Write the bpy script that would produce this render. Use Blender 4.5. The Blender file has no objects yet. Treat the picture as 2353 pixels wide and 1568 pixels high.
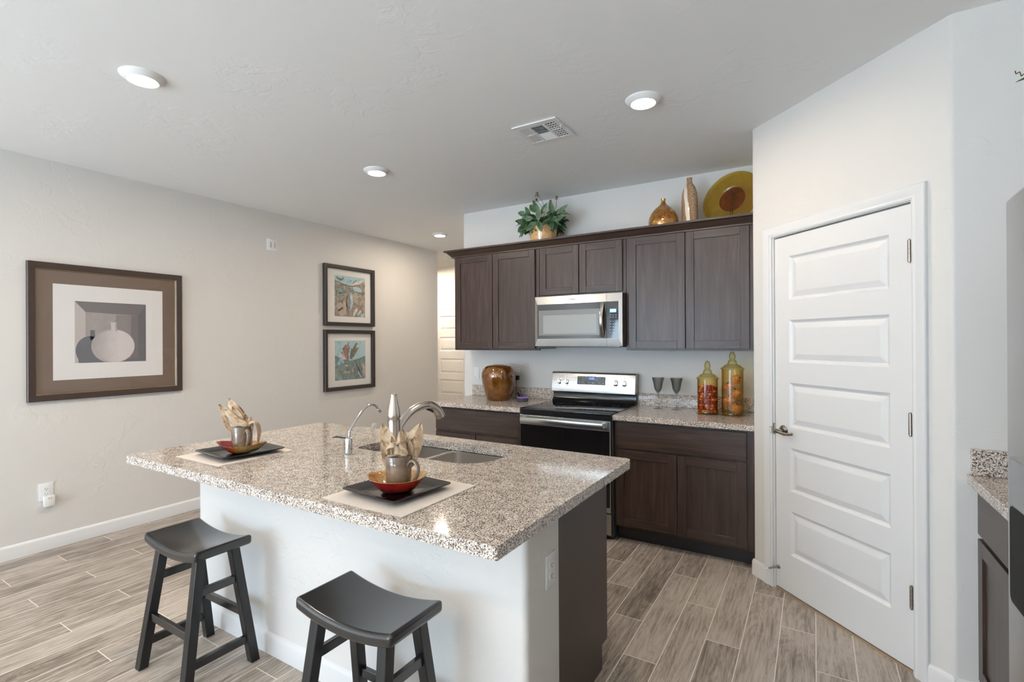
import bpy, bmesh, math, random
from mathutils import Vector, Matrix

random.seed(7)
SC = bpy.context.scene
COL = SC.collection
PI = math.pi

# ------------------------------------------------------------------ camera
FPX = 1147.13
cam_d = bpy.data.cameras.new('camera')
cam_d.sensor_width = 36.0
cam_d.lens = FPX / 2353.0 * 36.0
cam_d.clip_start = 0.05
cam = bpy.data.objects.new('camera', cam_d)
COL.objects.link(cam)
_r = Vector((0.85568172, 0.51747531, -0.00529997))
_u = Vector((0.00515614, 0.00171579, 0.99998524))
_f = Vector((-0.51747676, 0.85569642, 0.0012))
cam.matrix_world = Matrix(((_r.x, _u.x, -_f.x, 2.0091), (_r.y, _u.y, -_f.y, -4.0958),
                           (_r.z, _u.z, -_f.z, 1.4463), (0, 0, 0, 1)))
SC.camera = cam

# ------------------------------------------------------------------ world, view
w = bpy.data.worlds.new('sky')
w.use_nodes = True
w.node_tree.nodes['Background'].inputs[0].default_value = (0.62, 0.78, 1.0, 1)
w.node_tree.nodes['Background'].inputs[1].default_value = 1.2
SC.world = w
SC.view_settings.view_transform = 'Standard'
SC.view_settings.look = 'None'
SC.view_settings.gamma = 1.0
SC.view_settings.use_curve_mapping = False
SC.view_settings.exposure = 0.46
try:
    SC.cycles.use_denoising = True
    SC.cycles.max_bounces = 10
    SC.cycles.diffuse_bounces = 8
    SC.cycles.glossy_bounces = 4
    SC.cycles.transparent_max_bounces = 16
    SC.cycles.caustics_reflective = False
    SC.cycles.caustics_refractive = False
    SC.cycles.sample_clamp_indirect = 4.0
except Exception:
    pass


def area_light(name, loc, size, size_y, power, color, rot):
    d = bpy.data.lights.new(name, 'AREA')
    d.shape = 'RECTANGLE'
    d.size = size
    d.size_y = size_y
    d.energy = power
    d.color = color
    o = bpy.data.objects.new(name, d)
    o.location = loc
    o.rotation_euler = rot
    COL.objects.link(o)
    return o


# daylight through the windows of the living area behind the camera, and added sunlight on its floor
DAY = (0.60, 0.79, 1.0)
area_light('patio_daylight', (-1.20, -8.45, 1.15), 2.3, 2.1, 145.0, DAY, (math.radians(128), 0, 0))
area_light('window_daylight', (1.35, -8.45, 1.5), 1.3, 1.3, 22.0, DAY, (math.radians(120), 0, 0))
_s = bpy.data.lights.new('added_sun', 'SUN')  # added to bounce off the unseen floor and brighten the ceiling
_s.energy = 165.0
_s.angle = math.radians(1.0)
_s.color = (0.68, 0.85, 1.0)
_so = bpy.data.objects.new('added_sun', _s)
_so.rotation_euler = (math.radians(42), 0, math.radians(-8))
_so.location = (-1, -12, 5)
COL.objects.link(_so)

WARM = (1.0, 0.85, 0.68)
LAMP_W = 12.0

# ------------------------------------------------------------------ materials
MATS = {}


class NT:
    """tiny node helper"""

    def __init__(s, name):
        m = bpy.data.materials.new(name)
        m.use_nodes = True
        s.m = m
        s.t = m.node_tree
        s.b = s.t.nodes['Principled BSDF']
        s.out = s.t.nodes['Material Output']
        MATS[name] = m

    def n(s, typ, **kw):
        x = s.t.nodes.new(typ)
        for k, v in kw.items():
            if k.startswith('i_'):
                key = k[2:]
                key = int(key) if key.isdigit() else key.replace('_', ' ')
                x.inputs[key].default_value = v
            else:
                setattr(x, k, v)
        return x

    def l(s, a, b):
        s.t.links.new(a, b)

    def math(s, op, a, b=None, c=None):
        x = s.t.nodes.new('ShaderNodeMath')
        x.operation = op
        for i, v in enumerate((a, b, c)):
            if v is None:
                continue
            if isinstance(v, (int, float)):
                x.inputs[i].default_value = v
            else:
                s.l(v, x.inputs[i])
        return x.outputs[0]

    def pos(s, scale=(1, 1, 1), obj=False):
        if obj:
            src = s.n('ShaderNodeTexCoord').outputs['Object']
        else:
            src = s.n('ShaderNodeNewGeometry').outputs['Position']
        mp = s.n('ShaderNodeMapping')
        mp.inputs['Scale'].default_value = scale
        s.l(src, mp.inputs['Vector'])
        return mp.outputs[0]

    def noise(s, vec, scale, detail=3, rough=0.5, dist=0.0):
        x = s.n('ShaderNodeTexNoise')
        x.inputs['Scale'].default_value = scale
        x.inputs['Detail'].default_value = detail
        x.inputs['Roughness'].default_value = rough
        x.inputs['Distortion'].default_value = dist
        s.l(vec, x.inputs['Vector'])
        return x.outputs['Fac']

    def ramp(s, fac, stops, interp='LINEAR'):
        x = s.n('ShaderNodeValToRGB')
        cr = x.color_ramp
        cr.interpolation = interp
        while len(cr.elements) < len(stops):
            cr.elements.new(0.5)
        for e, (p, c) in zip(cr.elements, stops):
            e.position = p
            e.color = (c[0], c[1], c[2], 1) if len(c) == 3 else c
        s.l(fac, x.inputs[0])
        return x.outputs[0]

    def mix(s, fac, a, b, mode='MIX'):
        x = s.n('ShaderNodeMix')
        x.data_type = 'RGBA'
        x.blend_type = mode
        for sock, v in ((x.inputs[0], fac), (x.inputs[6], a), (x.inputs[7], b)):
            if isinstance(v, (int, float)):
                sock.default_value = v
            elif isinstance(v, tuple):
                sock.default_value = (v[0], v[1], v[2], 1)
            else:
                s.l(v, sock)
        return x.outputs[2]

    def bump(s, h, strength=0.2, dist=0.01):
        x = s.n('ShaderNodeBump')
        x.inputs['Strength'].default_value = strength
        x.inputs['Distance'].default_value = dist
        s.l(h, x.inputs['Height'])
        s.l(x.outputs[0], s.b.inputs['Normal'])

    def set(s, color=None, rough=0.5, metal=0.0, spec=0.5, coat=0.0, coat_rough=0.1):
        b = s.b
        if color is not None:
            if isinstance(color, tuple):
                b.inputs['Base Color'].default_value = (color[0], color[1], color[2], 1)
            else:
                s.l(color, b.inputs['Base Color'])
        if isinstance(rough, (int, float)):
            b.inputs['Roughness'].default_value = rough
        else:
            s.l(rough, b.inputs['Roughness'])
        b.inputs['Metallic'].default_value = metal
        b.inputs['Specular IOR Level'].default_value = spec
        b.inputs['Coat Weight'].default_value = coat
        b.inputs['Coat Roughness'].default_value = coat_rough
        return s.m


def plain(name, color, rough=0.5, metal=0.0, spec=0.5, coat=0.0, coat_rough=0.1):
    return NT(name).set(color, rough, metal, spec, coat, coat_rough)


def emit(name, color, strength):
    a = NT(name)
    a.b.inputs['Base Color'].default_value = (color[0], color[1], color[2], 1)
    a.b.inputs['Emission Color'].default_value = (color[0], color[1], color[2], 1)
    a.b.inputs['Emission Strength'].default_value = strength
    return a.m


def front_fresnel(a, ior):
    """mirror share on the outer faces only (a thin pane has no inner mirror)"""
    fr = a.n('ShaderNodeFresnel')
    fr.inputs['IOR'].default_value = ior
    bf = a.n('ShaderNodeNewGeometry').outputs['Backfacing']
    return a.math('MULTIPLY', fr.outputs[0], a.math('SUBTRACT', 1.0, bf))


def thin_glass(name, tint, ior=1.5, rough=0.02, edge=None):
    """clear or tinted thin glass: see-through, with mirror reflections"""
    a = NT(name)
    tr = a.n('ShaderNodeBsdfTransparent')
    gl = a.n('ShaderNodeBsdfGlossy')
    gl.inputs['Roughness'].default_value = rough
    gl.inputs['Color'].default_value = (1, 1, 1, 1)
    lw = a.n('ShaderNodeLayerWeight')
    lw.inputs['Blend'].default_value = 0.35
    if edge is None:
        tr.inputs['Color'].default_value = (tint[0], tint[1], tint[2], 1)
    else:
        c = a.mix(lw.outputs['Facing'], tint, edge)
        a.l(c, tr.inputs['Color'])
    mx = a.n('ShaderNodeMixShader')
    a.l(front_fresnel(a, ior), mx.inputs[0])
    a.l(tr.outputs[0], mx.inputs[1])
    a.l(gl.outputs[0], mx.inputs[2])
    a.l(mx.outputs[0], a.out.inputs['Surface'])
    return a.m


def paint(name, color, rough, bscale, bstr):
    a = NT(name)
    p = a.pos()
    n1 = a.noise(p, bscale, 4, 0.55, 0.4)
    n2 = a.noise(p, bscale * 0.25, 2, 0.5)
    m = a.ramp(n2, [(0.45, (0, 0, 0)), (0.62, (1, 1, 1))])
    pl = a.ramp(n1, [(0.50, (0, 0, 0)), (0.58, (1, 1, 1))])
    h = a.mix(1.0, pl, m, 'MULTIPLY')
    a.bump(h, bstr, 0.002)
    return a.set(color, rough, spec=0.4)


M_WALL = paint('greige_wall_paint', (0.69, 0.67, 0.64), 0.5, 14, 0.5)
M_CEIL = paint('ceiling_paint', (0.86, 0.855, 0.84), 0.62, 10, 0.42)
M_TRIM = plain('white_trim_paint', (0.73, 0.725, 0.72), 0.32)
M_WHITE = plain('white_plastic', (0.80, 0.80, 0.79), 0.3)
M_SLOT = plain('dark_slot', (0.02, 0.02, 0.02), 0.6)


def wood(name, axis, c1, c2, c3, rough, scale=1.0, coat=0.10, spec=0.38):
    a = NT(name)
    s = [34 * scale] * 3
    s[axis] = 2.2 * scale
    p = a.pos(tuple(s))
    n1 = a.noise(p, 1.0, 6, 0.62, 0.6)
    s2 = [140 * scale] * 3
    s2[axis] = 6 * scale
    n2 = a.noise(a.pos(tuple(s2)), 1.0, 3, 0.6)
    c = a.ramp(n1, [(0.28, c1), (0.52, c2), (0.75, c3)])
    c = a.mix(a.math('MULTIPLY', n2, 0.55), c, c1, 'MIX')
    a.bump(n2, 0.06, 0.002)
    return a.set(c, rough, spec=spec, coat=coat, coat_rough=0.22)


EC = ((0.022, 0.0115, 0.0085), (0.050, 0.029, 0.0215), (0.084, 0.053, 0.040))
M_CABV = wood('espresso_wood_upright_grain', 2, *EC, 0.36)
M_CABH = wood('espresso_wood_level_grain', 0, *EC, 0.36)
M_CABY = wood('espresso_wood_deep_grain', 1, *EC, 0.36)
M_LAM = plain('espresso_laminate', (0.040, 0.026, 0.021), 0.42)
M_TOE = plain('toe_kick_black', (0.012, 0.010, 0.011), 0.4)
SC_ = ((0.0045, 0.0045, 0.0052), (0.0085, 0.0088, 0.0105), (0.019, 0.018, 0.019))
M_STOOL = wood('black_stained_wood', 0, *SC_, 0.24, 1.0, 0.35, 0.55)
M_STOOLV = wood('black_stained_wood_leg', 2, *SC_, 0.34, 1.0, 0.2)


def granite():
    a = NT('speckled_granite')
    p = a.pos()
    vo = a.n('ShaderNodeTexVoronoi')
    vo.inputs['Scale'].default_value = 320
    a.l(p, vo.inputs['Vector'])
    sp = a.n('ShaderNodeSeparateColor')
    a.l(vo.outputs['Color'], sp.inputs[0])
    base = a.ramp(sp.outputs[0], [(0.0, (0.52, 0.445, 0.375)), (0.35, (0.66, 0.575, 0.50)), (0.75, (0.84, 0.775, 0.71))])
    big = a.noise(p, 30, 2, 0.5)
    n1 = a.noise(p, 235, 3, 0.62)
    f = a.math('ADD', n1, a.math('MULTIPLY', a.math('SUBTRACT', big, 0.5), 0.16))
    f = a.math('ADD', f, a.math('MULTIPLY', a.math('SUBTRACT', sp.outputs[1], 0.5), 0.16))
    dark = a.ramp(f, [(0.0, (0.022, 0.019, 0.019)), (0.38, (0.062, 0.050, 0.045)), (0.44, (0.155, 0.125, 0.108)), (0.49, (0.30, 0.25, 0.215))])
    k = a.ramp(f, [(0.455, (1, 1, 1)), (0.510, (0, 0, 0))])
    n3 = a.noise(p, 110, 3, 0.6)
    base = a.mix(a.ramp(n3, [(0.48, (0, 0, 0)), (0.62, (0.75, 0.75, 0.75))]), base, (0.40, 0.345, 0.30))
    c = a.mix(k, base, dark)
    return a.set(c, 0.085, spec=0.5)


M_GRAN = granite()


def floor_mat():
    a = NT('wood_look_plank_tile')
    g = a.n('ShaderNodeNewGeometry').outputs['Position']
    se = a.n('ShaderNodeSeparateXYZ')
    a.l(g, se.inputs[0])
    X, Y = se.outputs[0], se.outputs[1]
    u = a.math('DIVIDE', a.math('ADD', X, -0.9425 + 0.1525 * 60), 0.1525)
    cu = a.math('FLOOR', u)
    fu = a.math('SUBTRACT', u, cu)
    v = a.math('DIVIDE', a.math('ADD', a.math('ADD', Y, 1.236 + 0.93 * 20), a.math('MULTIPLY', a.math('ADD', cu, -60.0), 0.31)), 0.93)
    cv = a.math('FLOOR', v)
    fv = a.math('SUBTRACT', v, cv)
    gu = a.math('LESS_THAN', a.math('MINIMUM', fu, a.math('SUBTRACT', 1.0, fu)), 0.0021 / 0.1525)
    gv = a.math('LESS_THAN', a.math('MINIMUM', fv, a.math('SUBTRACT', 1.0, fv)), 0.0021 / 0.93)
    gr = a.math('MAXIMUM', gu, gv)
    cb = a.n('ShaderNodeCombineXYZ')
    a.l(cu, cb.inputs[0])
    a.l(cv, cb.inputs[1])
    wn = a.n('ShaderNodeTexWhiteNoise')
    a.l(cb.outputs[0], wn.inputs['Vector'])
    rnd = wn.outputs['Value']
    off = a.n('ShaderNodeVectorMath', operation='SCALE')
    a.l(wn.outputs['Color'], off.inputs[0])
    off.inputs['Scale'].default_value = 40.0
    ad = a.n('ShaderNodeVectorMath', operation='ADD')
    a.l(g, ad.inputs[0])
    a.l(off.outputs[0], ad.inputs[1])

    def mapped(sx, sy):
        mp = a.n('ShaderNodeMapping')
        mp.inputs['Scale'].default_value = (sx, sy, 1)
        a.l(ad.outputs[0], mp.inputs['Vector'])
        return mp.outputs[0]
    n1 = a.noise(mapped(11, 1.5), 1.0, 5, 0.6, 1.3)
    n2 = a.noise(mapped(70, 4.5), 1.0, 4, 0.65)
    n3 = a.noise(mapped(5, 2.2), 1.0, 2, 0.5, 0.5)
    wv = a.math('FRACT', a.math('MULTIPLY', n1, 9.0))
    ring = a.math('ABSOLUTE', a.math('SUBTRACT', wv, 0.5))
    f = a.math('ADD', a.math('MULTIPLY', n2, 0.62), a.math('MULTIPLY', ring, 0.24))
    f = a.math('ADD', f, a.math('MULTIPLY', n3, 0.34))
    f = a.math('ADD', f, a.math('MULTIPLY', a.math('SUBTRACT', rnd, 0.5), 0.14))
    c = a.ramp(f, [(0.34, (0.125, 0.098, 0.078)), (0.48, (0.280, 0.234, 0.195)), (0.62, (0.435, 0.375, 0.322)), (0.80, (0.54, 0.48, 0.42))])
    c = a.mix(gr, c, (0.76, 0.71, 0.64))
    a.bump(a.math('SUBTRACT', n2, a.math('MULTIPLY', gr, 1.2)), 0.12, 0.002)
    return a.set(c, 0.38, spec=0.45)


M_FLOOR = floor_mat()


def brushed(name, color, rough, axis=0, amt=0.025):
    a = NT(name)
    s = [260.0] * 3
    s[axis] = 3.0
    n = a.noise(a.pos(tuple(s)), 1.0, 2, 0.6)
    r = a.math('ADD', a.math('MULTIPLY', n, amt * 2), rough - amt)
    return a.set(color, r, metal=1.0)


M_STEEL = brushed('stainless_steel', (0.50, 0.485, 0.465), 0.24)
M_STEELV = brushed('stainless_steel_fridge', (0.62, 0.60, 0.585), 0.30, 1)
M_SINK = brushed('sink_steel', (0.68, 0.65, 0.615), 0.26, 0)
M_NICKEL = plain('brushed_nickel', (0.60, 0.545, 0.49), 0.24, 1.0)
M_CHROME = plain('polished_chrome', (0.72, 0.70, 0.68), 0.10, 1.0)
M_HW = plain('satin_nickel_hardware', (0.44, 0.39, 0.335), 0.22, 1.0)
M_BLACKGLASS = plain('black_glass', (0.008, 0.008, 0.009), 0.045, spec=0.6)
M_OVENGLASS = plain('oven_window_glass', (0.010, 0.009, 0.010), 0.06, spec=0.5)
M_BLKENAMEL = plain('black_enamel', (0.012, 0.012, 0.013), 0.16)
M_DKGREY = plain('dark_grey_plastic', (0.05, 0.05, 0.053), 0.4)
M_CAVITY = plain('dispenser_cavity_black', (0.010, 0.010, 0.011), 0.5, spec=0.15)
M_BLACK = plain('black_plastic', (0.014, 0.014, 0.015), 0.4)
M_MARK = plain('print_dark', (0.05, 0.05, 0.055), 0.5)
M_LMARK = plain('print_light', (0.62, 0.62, 0.62), 0.5)
M_MWREFL = plain('microwave_screen_reflection', (0.27, 0.275, 0.265), 0.25)  # light grey puts a bright wall's reflection into the screen colour
M_MWRIMREFL = plain('microwave_screen_rim_reflection', (0.17, 0.17, 0.165), 0.25)  # rim tone painted for the same reflected wall
M_MWGLASS = plain('microwave_dark_glass', (0.030, 0.029, 0.027), 0.06, spec=0.6)
E_BLUE = emit('clock_blue', (0.10, 0.22, 1.0), 2.2)
E_CYAN = emit('display_cyan', (0.25, 0.75, 0.95), 0.75)
E_CYAN2 = emit('display_digit', (0.55, 0.93, 1.0), 1.1)
E_LAMP = emit('lamp_diffuser', (1.0, 0.93, 0.84), 9.0)
M_BAFFLE = plain('lamp_trim_white', (0.80, 0.79, 0.77), 0.4)

# ------------------------------------------------------------------ geometry helpers


class B:
    def __init__(s):
        s.bm = bmesh.new()

    def add(s, t, mi=0, mx=None, smooth=None):
        for f in t.faces:
            f.material_index = mi if f.material_index == 0 else f.material_index
        if mx is not None:
            t.transform(mx)
        me = bpy.data.meshes.new('tmp')
        t.to_mesh(me)
        t.free()
        s.bm.from_mesh(me)
        bpy.data.meshes.remove(me)
        return s

    def box(s, x0, x1, y0, y1, z0, z1, bev=0.0, seg=1, mi=0, mx=None):
        t = bmesh.new()
        bmesh.ops.create_cube(t, size=1.0)
        t.transform(Matrix.Translation(((x0 + x1) / 2, (y0 + y1) / 2, (z0 + z1) / 2)) @
                    Matrix.Diagonal((abs(x1 - x0), abs(y1 - y0), abs(z1 - z0), 1)))
        if bev > 0:
            bmesh.ops.bevel(t, geom=list(t.edges), offset=bev, segments=seg, affect='EDGES', profile=0.5)
        return s.add(t, mi, mx)

    def cyl(s, p0, p1, r0, r1=None, n=24, mi=0, caps=True):
        r1 = r0 if r1 is None else r1
        p0, p1 = Vector(p0), Vector(p1)
        d = p1 - p0
        t = bmesh.new()
        bmesh.ops.create_cone(t, cap_ends=caps, segments=n, radius1=r0, radius2=r1, depth=d.length)
        q = d.to_track_quat('Z', 'Y')
        return s.add(t, mi, Matrix.Translation((p0 + p1) / 2) @ q.to_matrix().to_4x4())

    def lathe(s, prof, c=(0, 0, 0), n=32, mi=0, close=False, mx=None):
        """prof: list of (r, z)"""
        t = bmesh.new()
        rings = []
        for r, z in prof:
            if r < 1e-6:
                rings.append([t.verts.new((c[0], c[1], c[2] + z))])
            else:
                rings.append([t.verts.new((c[0] + r * math.cos(2 * PI * i / n), c[1] + r * math.sin(2 * PI * i / n), c[2] + z)) for i in range(n)])
        for a, b in zip(rings[:-1], rings[1:]):
            for i in range(n):
                j = (i + 1) % n
                if len(a) == 1 and len(b) == 1:
                    continue
                if len(a) == 1:
                    t.faces.new((a[0], b[j], b[i]))
                elif len(b) == 1:
                    t.faces.new((a[i], a[j], b[0]))
                else:
                    t.faces.new((a[i], a[j], b[j], b[i]))
        return s.add(t, mi, mx)

    def tube(s, pts, rad, n=12, mi=0, caps=True, flat=None):
        """sweep a circle along pts; rad number or list; flat=(sx,sy) squash"""
        pts = [Vector(p) for p in pts]
        m = len(pts)
        rs = rad if isinstance(rad, (list, tuple)) else [rad] * m
        t = bmesh.new()
        rings = []
        tan = []
        for i in range(m):
            a = pts[max(i - 1, 0)]
            b = pts[min(i + 1, m - 1)]
            tan.append((b - a).normalized())
        up = Vector((0, 0, 1))
        if abs(tan[0].dot(up)) > 0.95:
            up = Vector((1, 0, 0))
        nx = (up - tan[0] * up.dot(tan[0])).normalized()
        for i in range(m):
            nx = (nx - tan[i] * nx.dot(tan[i])).normalized()
            ny = tan[i].cross(nx)
            f = flat or (1, 1)
            rings.append([t.verts.new(pts[i] + rs[i] * (f[0] * math.cos(2 * PI * k / n) * nx + f[1] * math.sin(2 * PI * k / n) * ny)) for k in range(n)])
        for a, b in zip(rings[:-1], rings[1:]):
            for k in range(n):
                j = (k + 1) % n
                t.faces.new((a[k], a[j], b[j], b[k]))
        if caps:
            t.faces.new(rings[0][::-1])
            t.faces.new(rings[-1])
        return s.add(t, mi)

    def prism(s, poly, z0, z1, mi=0, mx=None, bev=0):
        """extrude a plan polygon [(x,y)] from z0 to z1"""
        t = bmesh.new()
        vs = [t.verts.new((p[0], p[1], z0)) for p in poly]
        f = t.faces.new(vs)
        r = bmesh.ops.extrude_face_region(t, geom=[f])
        bmesh.ops.translate(t, vec=(0, 0, z1 - z0), verts=[v for v in r['geom'] if isinstance(v, bmesh.types.BMVert)])
        bmesh.ops.recalc_face_normals(t, faces=t.faces)
        return s.add(t, mi, mx)

    def quad(s, a, b, c, d, mi=0):
        t = bmesh.new()
        t.faces.new([t.verts.new(p) for p in (a, b, c, d)])
        return s.add(t, mi)

    def poly(s, pts, mi=0):
        t = bmesh.new()
        t.faces.new([t.verts.new(p) for p in pts])
        return s.add(t, mi)

    def ball(s, c, r, sub=2, mi=0, scale=(1, 1, 1)):
        t = bmesh.new()
        bmesh.ops.create_icosphere(t, subdivisions=sub, radius=r)
        return s.add(t, mi, Matrix.Translation(c) @ Matrix.Diagonal((*scale, 1)))

    def uball(s, c, r, nu=20, nv=12, mi=0, scale=(1, 1, 1)):
        t = bmesh.new()
        bmesh.ops.create_uvsphere(t, u_segments=nu, v_segments=nv, radius=r)
        return s.add(t, mi, Matrix.Translation(c) @ Matrix.Diagonal((*scale, 1)))

    def grid(s, fn, nu, nv, mi=0, closed_u=False):
        t = bmesh.new()
        vs = [[t.verts.new(fn(i / (nu if closed_u else nu - 1), j / (nv - 1))) for j in range(nv)] for i in range(nu)]
        for i in range(nu if closed_u else nu - 1):
            for j in range(nv - 1):
                k = (i + 1) % nu
                t.faces.new((vs[i][j], vs[k][j], vs[k][j + 1], vs[i][j + 1]))
        return s.add(t, mi)

    def xf(s, mx):
        s.bm.transform(mx)
        return s


def off_of(o):
    v = Vector((0, 0, 0))
    while o is not None:
        v += o.location
        o = o.parent
    return v


def obj(name, b, mats, parent=None, label=None, smooth=35, recalc=True, kind=None, bevel=0):
    """link the builder's geometry as ONE mesh object (world coordinates in, stored relative to the parent)"""
    me = bpy.data.meshes.new(name)
    if recalc:
        bmesh.ops.recalc_face_normals(b.bm, faces=b.bm.faces)
    b.bm.to_mesh(me)
    b.bm.free()
    for m in (mats if isinstance(mats, (list, tuple)) else [mats]):
        me.materials.append(m)
    o = bpy.data.objects.new(name, me)
    COL.objects.link(o)
    if parent is not None:
        d = off_of(parent)
        me.transform(Matrix.Translation(-d))
        o.parent = parent
    if smooth:
        for p in me.polygons:
            p.use_smooth = True
        me.set_sharp_from_angle(angle=math.radians(smooth))
    if bevel:
        md = o.modifiers.new('edge', 'BEVEL')
        md.width = bevel
        md.segments = 2
        md.limit_method = 'ANGLE'
    if label:
        o['label'] = label
    if kind:
        o['kind'] = kind
    return o


def struct(name, b, mats, parent=None, smooth=35):
    return obj(name, b, mats, parent, kind=None if parent else 'structure', smooth=smooth)


def tag(o, label, cat, group=None, kind=None):
    o['label'] = label
    o['category'] = cat
    if group:
        o['group'] = group
    if kind:
        o['kind'] = kind
    return o


def thing(name, label, cat, loc, group=None, kind=None):
    o = bpy.data.objects.new(name, None)
    o.empty_display_size = 0.05
    o.location = loc
    COL.objects.link(o)
    if kind == 'structure':
        o['kind'] = kind
        if label:
            o['label'] = label
        return o
    return tag(o, label, cat, group, kind)


def dup(root, loc, label, group=None):
    def cp(o, par):
        c = o.copy()
        COL.objects.link(c)
        c.parent = par
        for ch in list(o.children):
            cp(ch, c)
        return c
    r = cp(root, None)
    r.location = loc
    r['label'] = label
    if group:
        r['group'] = group
    return r


def text_mesh(name, body, size, mat, mx, parent, thick=0.0, bold=0.0, align='CENTER'):
    cu = bpy.data.curves.new('txt', 'FONT')
    cu.body = body
    cu.size = size
    cu.align_x = align
    cu.align_y = 'CENTER'
    cu.extrude = thick
    cu.offset = bold
    to = bpy.data.objects.new('txt', cu)
    COL.objects.link(to)
    dg = bpy.context.evaluated_depsgraph_get()
    me = bpy.data.meshes.new_from_object(to.evaluated_get(dg))
    bpy.data.objects.remove(to)
    bpy.data.curves.remove(cu)
    b = B()
    b.bm.from_mesh(me)
    bpy.data.meshes.remove(me)
    b.xf(mx)
    return obj(name, b, mat, parent, smooth=0, recalc=False)


UPRIGHT = Matrix.Rotation(PI / 2, 4, 'X')      # text in XY -> standing in XZ, facing -Y

# local frames, all «front faces -Y»
S2 = math.sqrt(0.5)
F_DIAG = Matrix(((S2, S2, 0, 1.69), (-S2, S2, 0, -0.682), (0, 0, 1, 0), (0, 0, 0, 1)))   # x along the pantry wall, y into it
F_LEFT = Matrix(((0, -1, 0, -2.612), (1, 0, 0, 0), (0, 0, 1, 0), (0, 0, 0, 1)))          # x = world Y, y into the left wall
F_RIGHT = Matrix(((0, 1, 0, 0), (-1, 0, 0, 0), (0, 0, 1, 0), (0, 0, 0, 1)))              # x = -world Y, y = world X
F_BACKWARD = Matrix(((-1, 0, 0, 0), (0, -1, 0, 0), (0, 0, 1, 0), (0, 0, 0, 1)))          # faces +Y


def arc(cx, cy, r, a0, a1, n=6):
    return [(cx + r * math.cos(math.radians(a0 + (a1 - a0) * i / n)), cy + r * math.sin(math.radians(a0 + (a1 - a0) * i / n))) for i in range(n + 1)]


def sm(pts, n=6):
    """Catmull-Rom through points"""
    P = [Vector(p) for p in pts]
    P = [P[0] * 2 - P[1]] + P + [P[-1] * 2 - P[-2]]
    out = []
    for i in range(1, len(P) - 2):
        for k in range(n):
            t = k / n
            a, b, c, d = P[i - 1], P[i], P[i + 1], P[i + 2]
            out.append(0.5 * ((2 * b) + (c - a) * t + (2 * a - 5 * b + 4 * c - d) * t * t + (3 * b - a - 3 * c + d) * t ** 3))
    out.append(P[-2])
    return out

# ================================================================== THE ROOM
H = 2.748
XL = -2.612
b = B().box(-5.4, 3.4, -8.7, 2.85, -0.12, 0.0)
struct('floor', b, M_FLOOR)
b = B().box(-5.4, 3.4, -8.7, 2.85, H, H + 0.12)
struct('ceiling', b, M_CEIL)

# left wall, rounded free end at the hallway
b = B().prism([(XL - 0.12, -8.7), (XL, -8.7)] + [(XL, 1.47)] + arc(XL - 0.022, 1.475, 0.022, 0, 90)[1:] +
              arc(XL - 0.098, 1.475, 0.022, 90, 180), 0, H)
struct('wall_left', b, M_WALL)

# kitchen back wall with rounded free end, and the passage side behind it
b = B().prism([(1.9, 0.12), (1.9, 0)] + [(-1.02, 0)] + arc(-1.022, 0.024, 0.024, 270, 180)[1:] +
              [(-1.046, 2.70), (-0.926, 2.70), (-0.926, 0.12)], 0, H)
struct('wall_back', b, M_WALL)

# hallway end wall and side wall
b = B().box(-5.3, -1.046, 2.70, 2.80, 0, H).box(-5.4, -5.3, 1.3, 2.80, 0, H).box(-5.3, -2.73, 1.3, 1.38, 0, H)
struct('wall_hall', b, M_WALL)

# pantry: return, diagonal front with the door opening, alcove wall for the fridge
r2 = S2


def dg(s, d=0.0):
    return (1.69 + s * r2 + d * r2, -0.682 - s * r2 + d * r2)


def round_corner(p, a, c, r, n=6):
    """points rounding corner p between neighbours a and c"""
    p, a, c = Vector(p), Vector(a), Vector(c)
    u, v = (a - p).normalized(), (c - p).normalized()
    ang = math.acos(max(-1, min(1, u.dot(v))))
    d = r / math.tan(ang / 2)
    p0, p1 = p + u * d, p + v * d
    return [tuple(p0.lerp(p, t).lerp(p.lerp(p1, t), t)) for t in [i / n for i in range(n + 1)]]


b = B()
left = [(1.69, 0.10)] + round_corner((1.69, -0.682), (1.69, 0), dg(0.2), 0.022) + [dg(0.162), dg(0.162, 0.115), (1.79, -0.62), (1.79, 0.10)]
b.prism(left, 0, H)
right = [dg(0.967, 0.115), dg(0.967)] + round_corner(dg(1.123), dg(0.9), (3.0, dg(1.123)[1]), 0.03) + [(3.17, dg(1.123)[1]), (3.17, dg(1.123)[1] + 0.115), (2.53, dg(1.123)[1] + 0.115)]
b.prism(right, 0, H)
b.prism([dg(0.162), dg(0.967), dg(0.967, 0.115), dg(0.162, 0.115)], 2.052, H)
struct('wall_pantry', b, M_WALL)
YA = dg(1.123)[1]

b = B().box(3.17, 3.3, -8.7, YA + 0.115, 0, H)
struct('wall_right', b, M_WALL)

# rear wall of the living area, behind the camera, with two window openings
b = B()
for x0, x1, z0, z1 in ((-2.73, -2.4, 0, H), (-2.4, 0.0, 2.25, H), (0.0, 0.65, 0, H), (0.65, 2.05, 0, 0.8), (0.65, 2.05, 2.2, H), (2.05, 3.3, 0, H)):
    b.box(x0, x1, -8.7, -8.55, z0, z1)
struct('wall_rear', b, M_WALL)
b = B()
for x in (-2.40, -1.225, -0.05):
    b.box(x, x + 0.05, -8.66, -8.58, 0.03, 2.25)
b.box(-2.40, 0.0, -8.66, -8.58, 0.0, 0.05).box(-2.40, 0.0, -8.66, -8.58, 2.20, 2.25)
struct('window_1', b, M_TRIM)
b = B()
for x in (0.65, 1.325, 2.00):
    b.box(x, x + 0.05, -8.66, -8.58, 0.8, 2.2)
b.box(0.65, 2.05, -8.66, -8.58, 0.80, 0.85).box(0.65, 2.05, -8.66, -8.58, 2.15, 2.2)
struct('window_2', b, M_TRIM)

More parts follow.
